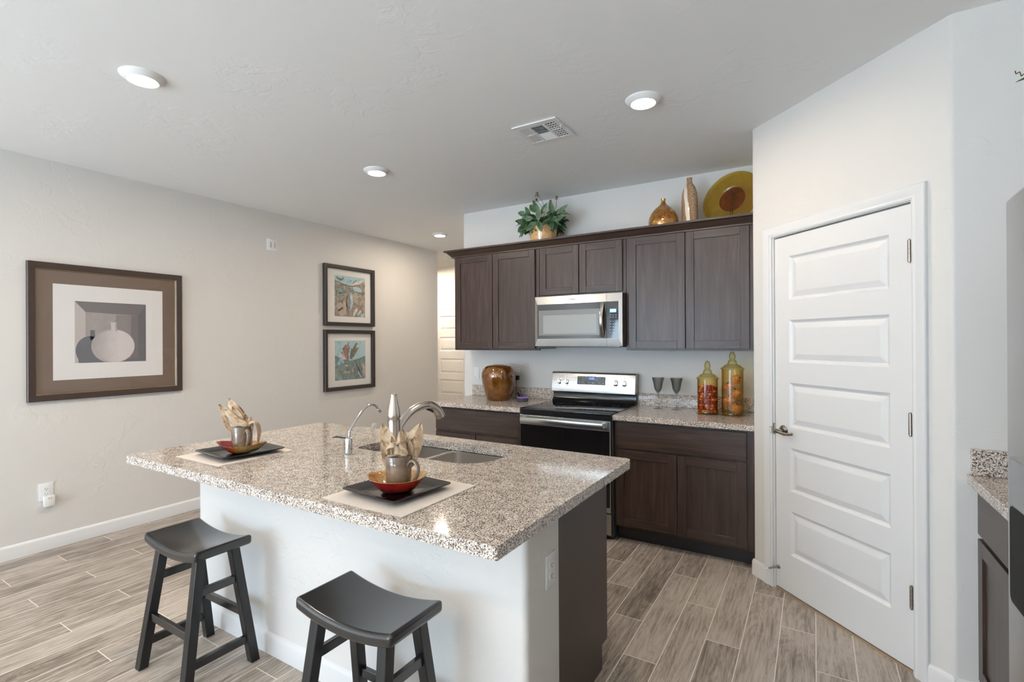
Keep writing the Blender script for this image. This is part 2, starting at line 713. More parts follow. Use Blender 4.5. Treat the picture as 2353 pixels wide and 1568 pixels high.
# ---- baseboards: profile with an eased top
BP = [(0, 0), (-0.014, 0), (-0.014, 0.078), (-0.010, 0.088), (-0.004, 0.094), (0, 0.096)]


def base_run(b, x0, x1, mx):
    t = bmesh.new()
    ra = [t.verts.new((x0, y, z)) for y, z in BP]
    rb = [t.verts.new((x1, y, z)) for y, z in BP]
    for i in range(len(BP)):
        j = (i + 1) % len(BP)
        t.faces.new((ra[i], ra[j], rb[j], rb[i]))
    t.faces.new(ra[::-1])
    t.faces.new(rb)
    b.add(t, 0, mx)


b = B()
base_run(b, -8.55, 1.47, F_LEFT)
struct('baseboard_left', b, M_TRIM)
b = B()
base_run(b, -0.008, 0.10, F_DIAG)
base_run(b, 1.02, 1.131, F_DIAG)
base_run(b, 2.478, 2.56, Matrix.Translation((0, YA, 0)))
struct('baseboard_pantry', b, M_TRIM)

# ---- island knee wall
b = B()
IX0, IX1, IYF, IYB = -0.800, 1.205, -2.685, -2.445
b.prism([(IX0, IYB)] + arc(IX0 + 0.02, IYF + 0.02, 0.02, 180, 270) + arc(IX1 - 0.024, IYF + 0.024, 0.024, 270, 360) + [(IX1, IYB)], 0, 0.873)
struct('wall_island', b, M_WALL)
b = B()
base_run(b, IX0 - 0.01, IX1 + 0.004, Matrix.Translation((0, IYF, 0)))
struct('baseboard_island', b, M_TRIM)

# ---- doors
def casing(b, x0, x1, ztop, wdt=0.062):
    """three mitred lengths of moulded casing around an opening x0..x1 (inner), front faces -Y"""
    prof = [(0, 0), (0, -0.009), (0.008, -0.013), (0.018, -0.011), (0.030, -0.013), (0.044, -0.018), (wdt - 0.004, -0.018), (wdt, -0.014), (wdt, 0)]
    t = bmesh.new()
    rings = []
    for corner in range(4):
        ring = []
        for o, y in prof:
            if corner == 0:
                ring.append(t.verts.new((x0 - o, y, 0.0)))
            elif corner == 1:
                ring.append(t.verts.new((x0 - o, y, ztop + o)))
            elif corner == 2:
                ring.append(t.verts.new((x1 + o, y, ztop + o)))
            else:
                ring.append(t.verts.new((x1 + o, y, 0.0)))
        rings.append(ring)
    for a, c in zip(rings[:-1], rings[1:]):
        for i in range(len(prof) - 1):
            t.faces.new((a[i], a[i + 1], c[i + 1], c[i]))
    b.add(t)


def panel_door(b, x0, x1, z0, z1, panels, px0, px1, thick=0.035):
    """moulded door leaf with raised panels; front face at y=0"""
    t = bmesh.new()

    def q(a, c, d, e):
        t.faces.new([t.verts.new(p) for p in (a, c, d, e)])

    def rect(ax, az, bx, bz, y=0.0):
        q((ax, y, az), (bx, y, az), (bx, y, bz), (ax, y, bz))
    rect(x0, z0, px0, z1)
    rect(px1, z0, x1, z1)
    zs = [z0]
    for a, c in panels:
        zs += [a, c]
    zs.append(z1)
    for i in range(0, len(zs), 2):
        rect(px0, zs[i], px1, zs[i + 1])
    for a, c in panels:
        rings = [(0, 0), (0.004, 0.0035), (0.012, 0.0095), (0.018, 0.011), (0.046, 0.003), (0.050, 0.0025)]
        for (i0, y0), (i1, y1) in zip(rings[:-1], rings[1:]):
            A = [(px0 + i0, y0, a + i0), (px1 - i0, y0, a + i0), (px1 - i0, y0, c - i0), (px0 + i0, y0, c - i0)]
            C = [(px0 + i1, y1, a + i1), (px1 - i1, y1, a + i1), (px1 - i1, y1, c - i1), (px0 + i1, y1, c - i1)]
            for k in range(4):
                m = (k + 1) % 4
                q(A[k], A[m], C[m], C[k])
        i, y = rings[-1]
        rect(px0 + i, a + i, px1 - i, c - i, y)
    q((x0, 0, z0), (x0, thick, z0), (x0, thick, z1), (x0, 0, z1))
    q((x1, 0, z0), (x1, 0, z1), (x1, thick, z1), (x1, thick, z0))
    q((x0, 0, z0), (x1, 0, z0), (x1, thick, z0), (x0, thick, z0))
    q((x0, 0, z1), (x0, thick, z1), (x1, thick, z1), (x1, 0, z1))
    q((x0, thick, z0), (x1, thick, z0), (x1, thick, z1), (x0, thick, z1))
    bmesh.ops.remove_doubles(t, verts=t.verts, dist=1e-5)
    b.add(t)


PAN = [(0.232, 0.480), (0.592, 0.838), (0.955, 1.205), (1.320, 1.560), (1.673, 1.921)]
d1 = thing('door_1', None, None, (dg(0.56)[0], dg(0.56)[1], 0), kind='structure')
b = B()
panel_door(b, 0.172, 0.957, 0.016, 2.034, PAN, 0.276, 0.859)
b.xf(F_DIAG @ Matrix.Translation((0, 0.006, 0)))
obj('door_leaf', b, M_TRIM, d1, smooth=0)
b = B()
b.box(0.162, 0.169, 0.0, 0.115, 0, 2.052).box(0.960, 0.967, 0.0, 0.115, 0, 2.052).box(0.162, 0.967, 0.0, 0.115, 2.042, 2.052)
b.box(0.168, 0.180, 0.044, 0.056, 0, 2.042).box(0.949, 0.961, 0.044, 0.056, 0, 2.042).box(0.168, 0.961, 0.044, 0.056, 2.032, 2.042)
b.box(0.169, 0.960, 0.058, 0.062, 0.0, 2.04)
b.xf(F_DIAG)
obj('door_frame', b, M_TRIM, d1)
b = B().box(0.169, 0.960, 0.004, 0.10, 0.0005, 0.010)
obj('threshold', b.xf(F_DIAG), plain('tan_threshold', (0.36, 0.25, 0.16), 0.5), d1, smooth=0)
b = B()
casing(b, 0.160, 0.969, 2.046)
b.xf(F_DIAG)
struct('trim_1', b, M_TRIM, smooth=20)
for hz in (1.829, 1.079, 0.332):
    b = B()
    for k in range(5):
        b.cyl((0.9585, -0.006, hz - 0.047 + 0.019 * k), (0.9585, -0.006, hz - 0.047 + 0.019 * k + 0.0182), 0.0068, n=14)
    b.cyl((0.9585, -0.006, hz - 0.052), (0.9585, -0.006, hz + 0.052), 0.0045, n=10)
    b.box(0.9535, 0.9575, -0.002, 0.006, hz - 0.046, hz + 0.046)
    b.xf(F_DIAG)
    obj('hinge', b, M_HW, d1)
# lever handle
hb = B()
hz = 0.928
hb.lathe([(0.0, 0.006), (0.013, 0.0065), (0.014, 0.010), (0.029, 0.004), (0.031, 0.0), (0.0, 0.0)], n=28, mx=Matrix.Translation((0.232, 0.006, hz)) @ Matrix.Rotation(PI / 2, 4, 'X'))
hb.cyl((0.232, 0.004, hz), (0.232, -0.040, hz), 0.0095, 0.0105, n=18)
hb.uball((0.232, -0.046, hz), 0.0135, 18, 12)
hb.tube(sm([(0.228, -0.048, hz), (0.250, -0.053, hz + 0.001), (0.285, -0.052, hz - 0.004), (0.325, -0.046, hz - 0.004), (0.345, -0.040, hz + 0.001)], 5), [0.0115] * 5 + [0.010] * 5 + [0.0085] * 5 + [0.0075] * 6, n=14, flat=(1.0, 0.7))
hb.xf(F_DIAG)
obj('lever_handle', hb, M_HW, d1)
b = B().box(0.158, 0.1725, -0.0015, 0.010, hz - 0.032, hz + 0.034, 0.001).box(0.150, 0.160, -0.019, -0.001, hz - 0.028, hz + 0.012, 0.003)
b.xf(F_DIAG)
obj('strike_plate', b, M_HW, d1)
b = B()
b.lathe([(0.0, 0.004), (0.006, 0.006), (0.0065, 0.012), (0.012, 0.002), (0.0125, 0.0), (0, 0)], n=18, mx=Matrix.Translation((0.188, 0.006, 0.128)) @ Matrix.Rotation(PI / 2, 4, 'X'))
b.cyl((0.188, 0.0, 0.128), (0.188, -0.072, 0.128), 0.0062, 0.0048, n=14)
st = obj('door_stop', b.xf(F_DIAG), M_HW, d1)
b = B().cyl((0.188, -0.070, 0.128), (0.188, -0.086, 0.128), 0.0075, 0.0068, n=14)
obj('rubber_tip', b.xf(F_DIAG), M_WHITE, st)

# hallway door on the far wall
d2 = thing('door_2', None, None, (-3.2, 2.70, 0), kind='structure')
b = B()
panel_door(b, -3.68, -2.90, 0.012, 2.000, [(0.19, 0.44), (0.548, 0.800), (0.905, 1.160), (1.290, 1.530), (1.652, 1.893)], -3.553, -3.03, 0.02)
b.xf(Matrix.Translation((0, 2.677, 0)))
obj('door_leaf', b, M_TRIM, d2, smooth=0)
b = B()
casing(b, -3.69, -2.89, 2.010, 0.07)
b.xf(Matrix.Translation((0, 2.70, 0)))
struct('trim_2', b, M_TRIM, smooth=20)

# ================================================================== CABINETS


def shaker(b, x0, x1, z0, z1, y, fw=0.057, th=0.019, hfirst=False):
    """five-piece shaker door, front face at y; slot 0 upright grain, slot 1 level grain"""
    e = 0.0012
    b.box(x0, x0 + fw, y, y + th, z0, z1, e, 1, 0)
    b.box(x1 - fw, x1, y, y + th, z0, z1, e, 1, 0)
    t = bmesh.new()
    b.box(x0 + fw, x1 - fw, y, y + th, z1 - fw, z1, e, 1, 1)
    b.box(x0 + fw, x1 - fw, y, y + th, z0, z0 + fw, e, 1, 1)
    t.free()
    b.box(x0 + fw - 0.002, x1 - fw + 0.002, y + 0.009, y + th - 0.002, z0 + fw - 0.002, z1 - fw + 0.002, 0, 1, 0)


WV = [M_CABV, M_CABH]


def upper(label, x0, x1, z0, z1, splits, dz0, dz1, yb=-0.308):
    c = thing('wall_cabinet', label, 'cabinet', ((x0 + x1) / 2, -0.16, z0), 'wall cabinets above the counter')
    b = B()
    b.box(x0, x1, -0.29, -0.001, z0 + 0.012, z1)
    b.box(x0, x1, yb, -0.289, z0, z1, 0.001)
    obj('carcass', b, M_CABV, c, smooth=0)
    for a, d in splits:
        b = B()
        shaker(b, a, d, dz0, dz1, yb - 0.020)
        obj('door', b, WV, c, smooth=0)
    return c


UZ0, UZ1 = 1.369, 2.262
upper('dark brown two-door wall cabinet over the big amber vase', -0.914, -0.004, UZ0, UZ1, [(-0.893, -0.477), (-0.470, -0.040)], 1.385, 2.238)
upper('short dark brown two-door wall cabinet directly above the microwave', -0.002, 0.760, 1.822, UZ1, [(0.010, 0.367), (0.374, 0.734)], 1.838, 2.238)
upper('dark brown two-door wall cabinet over the goblets and jars, next to the pantry', 0.763, 1.686, UZ0 + 0.004, UZ1, [(0.786, 1.205), (1.212, 1.632)], 1.388, 2.238)

# crown moulding along the top of the wall cabinets, with its return at the free end
cp = [(-0.306, 2.240), (-0.331, 2.240), (-0.331, 2.252), (-0.366, 2.288), (-0.384, 2.293), (-0.384, 2.307), (-0.306, 2.307)]
t = bmesh.new()
x_free = -0.914
ring0 = [t.verts.new((x_free, -0.001, z)) for y, z in cp]
for v, (y, z) in zip(ring0, cp):
    v.co.x = x_free - (-0.308 - y) if y < -0.308 else x_free + 0.0
ring1 = [t.verts.new((x_free - max(0, (-0.308 - y)), y, z)) for y, z in cp]
ring2 = [t.verts.new((1.688, y, z)) for y, z in cp]
for A, C in ((ring0, ring1), (ring1, ring2)):
    for i in range(len(cp)):
        j = (i + 1) % len(cp)
        t.faces.new((A[i], A[j], C[j], C[i]))
t.faces.new(ring2)
t.faces.new(ring0[::-1])
b = B()
b.add(t)
tag(obj('crown_molding', b, M_CABH, smooth=20), 'dark brown crown moulding running along the top of all wall cabinets', 'moulding')


def base_cab(name, label, x0, x1, mx, drawers, doors, fx0, fx1, depth=0.60, gr=(M_CABV, M_CABH), group=None, loc=None, back=0.0):
    """base cabinet, back at y=0, front frame at y=-depth, front faces -Y (before mx)"""
    c0 = mx @ Vector(((x0 + x1) / 2, -depth / 2, 0))
    c = thing(name, label, 'cabinet', c0, group)
    b = B()
    b.box(x0, x1, -depth + 0.02, -0.002, 0.108, 0.872)
    b.box(x0, x1, -depth, -depth + 0.02, 0.104, 0.873, 0.001)
    b.xf(mx)
    obj('carcass', b, gr[0], c, smooth=0)
    b = B()
    b.box(x0, x1, -depth + 0.065, -depth + 0.08, 0.001, 0.108)
    b.xf(mx)
    obj('toe_kick', b, M_TOE, c, smooth=0)
    for a, d, z0, z1 in drawers:
        b = B()
        b.box(a, d, -depth - 0.020, -depth - 0.0005, z0, z1, 0.0025, 2)
        b.xf(mx)
        obj('drawer_front', b, gr[1], c, smooth=0)
    for a, d, z0, z1 in doors:
        b = B()
        shaker(b, a, d, z0, z1, -depth - 0.020)
        b.xf(mx)
        obj('door', b, list(gr), c, smooth=0)
    return c


I4 = Matrix.Identity(4)
base_cab('base_cabinet', 'dark brown base cabinet under the jars and goblets, between stove and pantry', 0.764, 1.682, I4,
         [(0.780, 1.640, 0.678, 0.858)], [(0.780, 1.206, 0.122, 0.662), (1.213, 1.640, 0.122, 0.662)], 0.764, 1.682, group='base cabinets along the kitchen wall')
base_cab('base_cabinet', 'dark brown base cabinet under the big amber vase, partly behind the island', -0.908, -0.004, I4,
         [(-0.896, -0.026, 0.672, 0.858)], [(-0.896, -0.464, 0.122, 0.650), (-0.457, -0.026, 0.122, 0.650)], -0.914, -0.004, group='base cabinets along the kitchen wall')

# ---- countertops


def slab_hole(outer, inner, z0, z1):
    t = bmesh.new()
    loops = [outer] + ([inner] if inner else [])
    es = []
    for lp in loops:
        vs = [t.verts.new((x, y, z1)) for x, y in lp]
        es += [t.edges.new((vs[i], vs[(i + 1) % len(vs)])) for i in range(len(vs))]
    bmesh.ops.triangle_fill(t, use_beauty=True, edges=es)
    r = bmesh.ops.extrude_face_region(t, geom=list(t.faces))
    bmesh.ops.translate(t, vec=(0, 0, z0 - z1), verts=[v for v in r['geom'] if isinstance(v, bmesh.types.BMVert)])
    bmesh.ops.recalc_face_normals(t, faces=t.faces)
    return t


TZ = 0.914
CT = 0.038
b = B()
b.box(0.764, 1.688, -0.648, -0.002, TZ - CT, TZ, 0.002, 1)
c = obj('countertop', b, M_GRAN, smooth=0)
tag(c, 'speckled granite countertop holding the jars and goblets, right of the stove', 'countertop')
b = B().box(0.764, 1.688, -0.024, -0.002, TZ + 0.0005, TZ + 0.102, 0.002, 1)
obj('backsplash', b, M_GRAN, c, smooth=0)
b = B()
b.box(-0.922, -0.002, -0.648, -0.002, TZ - CT, TZ, 0.002, 1)
c = obj('countertop', b, M_GRAN, smooth=0)
tag(c, 'speckled granite countertop holding the amber vase, left of the stove', 'countertop')
b = B().box(-0.922, -0.002, -0.024, -0.002, TZ + 0.0005, TZ + 0.102, 0.002, 1)
obj('backsplash', b, M_GRAN, c, smooth=0)

# fridge-side counter and cabinet, facing -X
MR = Matrix.Translation((3.168, 0, 0)) @ F_RIGHT        # local x = -world Y, local -y = -world X
base_cab('base_cabinet', 'dark brown base cabinet facing sideways between the pantry corner and the fridge', 1.482, 2.385, MR,
         [(1.500, 1.925, 0.690, 0.850), (1.935, 2.37, 0.690, 0.850)], [(1.500, 1.925, 0.122, 0.672), (1.935, 2.37, 0.122, 0.672)], 1.482, 2.385, 0.598,
         (M_CABV, M_CABY))
b = B().box(2.524, 3.167, -2.392, YA - 0.002, TZ - CT, TZ, 0.002, 1)
c = obj('countertop', b, M_GRAN, smooth=0)
tag(c, 'speckled granite countertop ending at the stainless fridge', 'countertop')
b = B().box(2.534, 3.145, YA - 0.024, YA - 0.002, TZ + 0.0005, TZ + 0.102, 0.002, 1)
b.box(3.145, 3.167, -2.392, YA - 0.002, TZ + 0.0005, TZ + 0.102, 0.002, 1)
obj('backsplash', b, M_GRAN, c, smooth=0)

# ---- island
CX1 = 1.204
isl = thing('island_cabinet', 'dark brown island cabinet with a plain side panel, below the island countertop', 'cabinet', (0.2, -2.2, 0))
b = B()
b.prism([(IYB + 0.001, 0.002), (-2.010, 0.002), (-2.010, 0.106), (-1.946, 0.106), (-1.946, 0.873), (IYB + 0.001, 0.873)], CX1 - 0.018, CX1 - 0.0005,
        mx=Matrix(((0, 0, 1, 0), (1, 0, 0, 0), (0, 1, 0, 0), (0, 0, 0, 1))))
obj('side_panel', b, M_LAM, isl, smooth=0)
b = B()
b.box(-0.785, CX1 - 0.019, IYB + 0.002, -1.966, 0.108, 0.126).box(-0.785, -0.768, IYB + 0.002, -1.966, 0.127, 0.872)
b.box(-0.785, CX1 - 0.019, -1.965, -1.946, 0.108, 0.872)
obj('carcass', b, M_CABV, isl, smooth=0)
b = B().box(-0.78, CX1 - 0.019, -2.012, -2.000, 0.002, 0.107)
obj('toe_kick', b, M_TOE, isl, smooth=0)
w4 = (CX1 - 0.012 + 0.775) / 4
MB_ = Matrix.Translation((0, -1.946, 0)) @ F_BACKWARD
for k in range(4):
    a = -(CX1 - 0.010) + k * w4
    b = B()
    shaker(b, a, a + w4 - 0.006, 0.122, 0.662, -0.0215)
    obj('door', b.xf(MB_), WV, isl, smooth=0)
    b = B().box(a, a + w4 - 0.006, -0.0215, -0.0005, 0.678, 0.858, 0.002)
    obj('drawer_front', b.xf(MB_), M_CABH, isl, smooth=0)

GX0, GX1, GY0, GY1 = -0.807, 1.303, -3.010, -1.888


def rrect(x0, x1, y0, y1, r, n=5):
    rr = r if isinstance(r, (list, tuple)) else [r] * 4
    return (arc(x0 + rr[0], y0 + rr[0], rr[0], 180, 270, n) + arc(x1 - rr[1], y0 + rr[1], rr[1], 270, 360, n) +
            arc(x1 - rr[2], y1 - rr[2], rr[2], 0, 90, n) + arc(x0 + rr[3], y1 - rr[3], rr[3], 90, 180, n))


SX0, SX1, SY0, SY1 = 0.020, 0.785, -2.352, -2.004
b = B()
b.add(slab_hole(rrect(GX0, GX1, GY0, GY1, (0.006, 0.008, 0.03, 0.03)), rrect(SX0, SX1, SY0, SY1, (0.05, 0.16, 0.06, 0.05), 8), TZ - CT, TZ))
tag(obj('island_countertop', b, M_GRAN, smooth=0, bevel=0.002), 'large speckled granite island countertop with a sink cut into it', 'countertop')

# undermount double sink
sk = thing('sink', 'double bowl stainless undermount sink set in the island countertop', 'sink', (0.40, -2.18, 0.70))


def bowl(x0, x1, y0, y1, rr, depth):
    t = bmesh.new()
    z1 = TZ - CT - 0.001
    prof = [(0.0, z1), (0.004, z1 - 0.004), (0.012, z1 - depth + 0.04), (0.022, z1 - depth + 0.012), (0.05, z1 - depth), (0.12, z1 - depth - 0.002)]
    rings = []
    for ins, z in prof:
        r = [max(q - ins, 0.02) for q in rr]
        rings.append([t.verts.new((x, y, z)) for x, y in rrect(x0 + ins, x1 - ins, y0 + ins, y1 - ins, r, 8)])
    for a, c in zip(rings[:-1], rings[1:]):
        for i in range(len(a)):
            j = (i + 1) % len(a)
            t.faces.new((a[i], c[i], c[j], a[j]))
    t.faces.new(rings[-1])
    return t


for (x0, x1, rr, dp) in ((0.008, 0.372, (0.05, 0.05, 0.05, 0.05), 0.20), (0.392, 0.797, (0.05, 0.17, 0.07, 0.05), 0.20)):
    bb_ = B()
    bb_.add(bowl(x0, x1, -2.362, -1.996, rr, dp))
    bo = obj('bowl', bb_, M_SINK, sk, smooth=40, recalc=False)
    md = bo.modifiers.new('wall', 'SOLIDIFY')
    md.thickness = 0.0015
    md.offset = -1
    bb_ = B()
    bb_.lathe([(0.0, 0.0), (0.032, 0.001), (0.042, 0.004), (0.043, 0.0), (0.0, -0.004)], ((x0 + x1) / 2, -2.18, TZ - CT - dp - 0.001), 24)
    obj('drain', bb_, M_CHROME, bo)
b = B().box(0.3735, 0.3905, -2.362, -1.998, TZ - CT - 0.008, TZ - CT - 0.0015, 0.002)
obj('divider', b, M_SINK, sk)

# ================================================================== APPLIANCES
# ---- microwave
mw = thing('microwave', 'stainless over-the-range microwave hung below the short wall cabinet', 'microwave', (0.38, -0.2, 1.407))
MZ0, MZ1 = 1.407, 1.818
b = B()
b.box(0.003, 0.758, -0.385, -0.002, MZ0 + 0.004, MZ1, 0.002)
obj('body', b, M_DKGREY, mw, smooth=0)
b = B().box(0.03, 0.73, -0.375, -0.03, MZ0 - 0.008, MZ0 + 0.0035, 0.002)
obj('vent_grille', b, M_BLKENAMEL, mw, smooth=0)


def frame_bezel(b, x0, x1, z0, z1, wx0, wx1, wz0, wz1, y, yin, mi=0):
    """steel surround that leans in towards the window"""
    o = [(x0, y, z0), (x1, y, z0), (x1, y, z1), (x0, y, z1)]
    i1 = [(wx0, yin, wz0), (wx1, yin, wz0), (wx1, yin, wz1), (wx0, yin, wz1)]
    for k in range(4):
        m = (k + 1) % 4
        b.quad(o[k], o[m], i1[m], i1[k], mi)
        pb = [(p[0], -0.386, p[2]) for p in o]
        b.quad(o[m], o[k], pb[k], pb[m], mi)


b = B()
frame_bezel(b, 0.002, 0.6345, MZ0, MZ1, 0.030, 0.6344, 1.468, 1.752, -0.402, -0.412)
bmesh.ops.remove_doubles(b.bm, verts=b.bm.verts, dist=1e-5)
dr = obj('door', b, M_STEEL, mw, smooth=20)
b = B().box(0.030, 0.6344, -0.4105, -0.39, 1.468, 1.752)
obj('window', b, M_MWGLASS, dr, smooth=0)
b = B()
frame_bezel(b, 0.0436, 0.577, 1.495, 1.702, 0.084, 0.554, 1.509, 1.660, -0.4108, -0.4115, 1)
b.box(0.084, 0.554, -0.4112, -0.405, 1.509, 1.660)
obj('window_screen', b, [M_MWREFL, M_MWRIMREFL], dr, smooth=0)
b = B()
frame_bezel(b, 0.6365, 0.760, MZ0, MZ1, 0.6366, 0.733, 1.468, 1.752, -0.402, -0.412)
bmesh.ops.remove_doubles(b.bm, verts=b.bm.verts, dist=1e-5)
obj('control_surround', b, M_STEEL, mw, smooth=20)
b = B().box(0.6366, 0.733, -0.4105, -0.39, 1.468, 1.752)
cpn = obj('control_panel', b, M_BLACKGLASS, mw, smooth=0)
b = B().box(0.664, 0.714, -0.4115, -0.4102, 1.668, 1.694)
dsp = obj('display', b, E_CYAN, cpn, smooth=0)
text_mesh('display_digit', '12:02', 0.022, E_CYAN2, Matrix.Translation((0.690, -0.4118, 1.681)) @ UPRIGHT, cpn)
b = B()
for rz in (1.647, 1.631, 1.600, 1.578, 1.556, 1.534, 1.512):
    for cxx in (0.668, 0.690, 0.712):
        b = B().box(cxx - 0.006, cxx + 0.006, -0.4113, -0.4102, rz - 0.0016, rz + 0.0016)
        obj('button_print', b, M_LMARK, cpn, smooth=0)
# arched vertical handle
hp = []
for i in range(15):
    tt = i / 14
    hp.append((0.603, -0.408 - 0.046 * math.sin(PI * tt), 1.478 + 0.264 * tt))
b = B()
b.tube(hp, [0.016] * 15, n=12, flat=(0.45, 1.0))
obj('handle', b, M_STEEL, mw)
text_mesh('brand_lettering', 'Whirlpool', 0.017, M_MARK, Matrix.Translation((0.338, -0.4080, 1.787)) @ Matrix.Rotation(math.radians(-8), 4, 'X') @ UPRIGHT, dr, bold=0.0003)
# ledge clip below the wall cabinet beside the microwave
b = B().box(0.002, 0.16, -0.335, -0.318, 1.388, 1.396)
obj('trim_strip', b, M_DKGREY, mw, smooth=0)

# ---- range
rg = thing('range', 'stainless electric range with a black glass cooktop between the base cabinets', 'stove', (0.38, -0.33, 0))
b = B()
b.box(0.0, 0.758, -0.625, -0.03, 0.02, 0.905, 0.002)
obj('body', b, M_DKGREY, rg, smooth=0)
b = B()
b.box(0.001, 0.759, -0.662, -0.045, 0.9055, 0.920, 0.004, 2)
ct = obj('cooktop', b, M_BLACKGLASS, rg)
b = B()
b.box(0.001, 0.759, -0.660, -0.626, 0.874, 0.905, 0.002)
obj('front_trim', b, M_BLKENAMEL, rg, smooth=0)
b = B()
for cx_, cy_, rr_ in ((0.20, -0.50, 0.105), (0.56, -0.50, 0.085), (0.20, -0.22, 0.075), (0.56, -0.22, 0.105), (0.38, -0.14, 0.05)):
    for q in (rr_, rr_ * 0.62):
        t = bmesh.new()
        n = 48
        o = [t.verts.new((cx_ + q * math.cos(2 * PI * i / n), cy_ + q * math.sin(2 * PI * i / n), 0.9203)) for i in range(n)]
        i_ = [t.verts.new((cx_ + (q - 0.0015) * math.cos(2 * PI * i / n), cy_ + (q - 0.0015) * math.sin(2 * PI * i / n), 0.9203)) for i in range(n)]
        for k in range(n):
            t.faces.new((o[k], o[(k + 1) % n], i_[(k + 1) % n], i_[k]))
        b.add(t)
obj('burner_mark', b, M_DKGREY, ct, smooth=0, recalc=False)
# backguard: black lower riser, tilted stainless control panel above
b = B()
prof = [(-0.030, 0.920), (-0.085, 0.920), (-0.088, 0.932), (-0.066, 0.945), (-0.058, 0.965), (-0.064, 1.000), (-0.030, 1.000)]
b.prism([(y, z) for y, z in prof], 0.003, 0.757, mx=Matrix(((0, 0, 1, 0), (1, 0, 0, 0), (0, 1, 0, 0), (0, 0, 0, 1))))
obj('riser', b, M_BLKENAMEL, rg, smooth=50)
b = B()
prof = [(-0.028, 1.003), (-0.097, 1.003), (-0.098, 1.010), (-0.078, 1.160), (-0.072, 1.172), (-0.060, 1.178), (-0.028, 1.178)]
b.prism([(y, z) for y, z in prof], -0.002, 0.762, mx=Matrix(((0, 0, 1, 0), (1, 0, 0, 0), (0, 1, 0, 0), (0, 0, 0, 1))))
bg = obj('backguard', b, M_STEEL, rg, smooth=30, bevel=0.004)
TILT = math.atan2(0.020, 0.150)
MCTL = Matrix.Translation((0, -0.098, 1.010)) @ Matrix.Rotation(-TILT, 4, 'X')     # local x along, z up the panel, y outward is -


def ctl(x, z, y=0.0):
    return MCTL @ Vector((x, y, z))


for kx in (0.075, 0.148, 0.594, 0.668):
    b = B()
    mk = MCTL @ Matrix.Translation((kx, 0, 0.085)) @ Matrix.Rotation(PI / 2, 4, 'X')
    b.lathe([(0, 0.020), (0.018, 0.020), (0.020, 0.018), (0.021, 0.004), (0.026, 0.003), (0.0265, 0.0002), (0, 0.0002)], n=28, mx=mk)
    b.box(-0.0045, 0.0045, -0.018, 0.018, 0.020, 0.029, 0.002, 2, 0, mx=mk)
    obj('control_knob', b, M_CHROME, bg)
    for zz in (0.122, 0.046):
        b = B().box(kx - 0.004, kx + 0.004, -0.0006, 0.0, zz - 0.0016, zz + 0.0016, mx=MCTL)
        obj('knob_mark', b, M_MARK, bg, smooth=0)
b = B().box(0.247, 0.502, -0.0012, 0.001, 0.064, 0.134, 0.0006, mx=MCTL)
cp2 = obj('control_panel', b, M_BLACKGLASS, bg, smooth=0)
text_mesh('clock_digit', '12:02', 0.026, E_BLUE, MCTL @ Matrix.Translation((0.376, -0.0018, 0.116)) @ UPRIGHT, cp2, bold=0.0004)
b = B()
rnd = random.Random(3)
for px_, pz_, pw_ in ((0.268, .124, .010), (0.296, .124, .012), (0.328, .124, .012), (0.424, .124, .006), (0.452, .125, .014), (0.483, .125, .012), (0.296, .104, .012), (0.326, .104, .012),
                      (0.424, .112, .018), (0.424, .101, .006), (0.452, .104, .009), (0.480, .104, .009), (0.268, .086, .026), (0.295, .086, .016), (0.268, .078, .014), (0.296, .078, .012),
                      (0.354, .083, .020), (0.392, .083, .020), (0.354, .076, .020), (0.392, .076, .020), (0.452, .080, .012), (0.482, .080, .014)):
    b = B().box(px_ - pw_ / 2, px_ + pw_ / 2, -0.0017, -0.001, pz_ - 0.0015, pz_ + 0.0015, mx=MCTL)
    obj('button_print', b, M_LMARK, cp2, smooth=0)
for lx in (0.312, 0.438):
    b = B().box(lx - 0.0003, lx + 0.0003, -0.0017, -0.001, 0.068, 0.130, mx=MCTL)
    obj('divider_line', b, M_LMARK, cp2, smooth=0)
# oven door
b = B()
b.box(0.004, 0.756, -0.668, -0.627, 0.205, 0.868, 0.003)
od = obj('oven_door', b, M_STEEL, rg, smooth=0)
b = B().box(0.010, 0.750, -0.6705, -0.667, 0.245, 0.796, 0.001)
obj('oven_window', b, M_OVENGLASS, od, smooth=0)
b = B()
b.box(0.030, 0.716, -0.716, -0.698, 0.812, 0.856, 0.005, 2)
b.box(0.030, 0.055, -0.700, -0.667, 0.814, 0.854, 0.003).box(0.691, 0.716, -0.700, -0.667, 0.814, 0.854, 0.003)
obj('handle', b, M_STEEL, od, smooth=30)
b = B().box(0.004, 0.756, -0.660, -0.627, 0.045, 0.195, 0.003)
obj('drawer', b, M_STEEL, rg, smooth=0)
for fx in (0.05, 0.70):
    for fy in (-0.58, -0.10):
        b = B().cyl((fx, fy, 0.0005), (fx, fy, 0.02), 0.018, n=12)
        obj('foot', b, M_BLACK, rg)

# ---- fridge, doors facing -X, seen at the frame's right edge
FX = 2.41
fr = thing('refrigerator', 'tall stainless side-by-side fridge with a water dispenser, cropped by the photo edge', 'refrigerator', (2.8, -2.86, 0))
b = B().box(FX + 0.075, 3.15, -3.315, -2.402, 0.012, 1.772, 0.004)
obj('body', b, M_DKGREY, fr, smooth=0)


def fridge_door(y0, y1, z0, z1):
    """softly bowed door, cross-section in plan"""
    pl = [(FX + 0.070, y0), (FX + 0.016, y0)]
    n = 12
    for i in range(n + 1):
        tt = i / n
        pl.append((FX + 0.012 * (2 * tt - 1) ** 2 * 0.6, y0 + 0.004 + (y1 - y0 - 0.008) * tt))
    pl += [(FX + 0.016, y1), (FX + 0.070, y1)]
    return B().prism(pl, z0, z1)


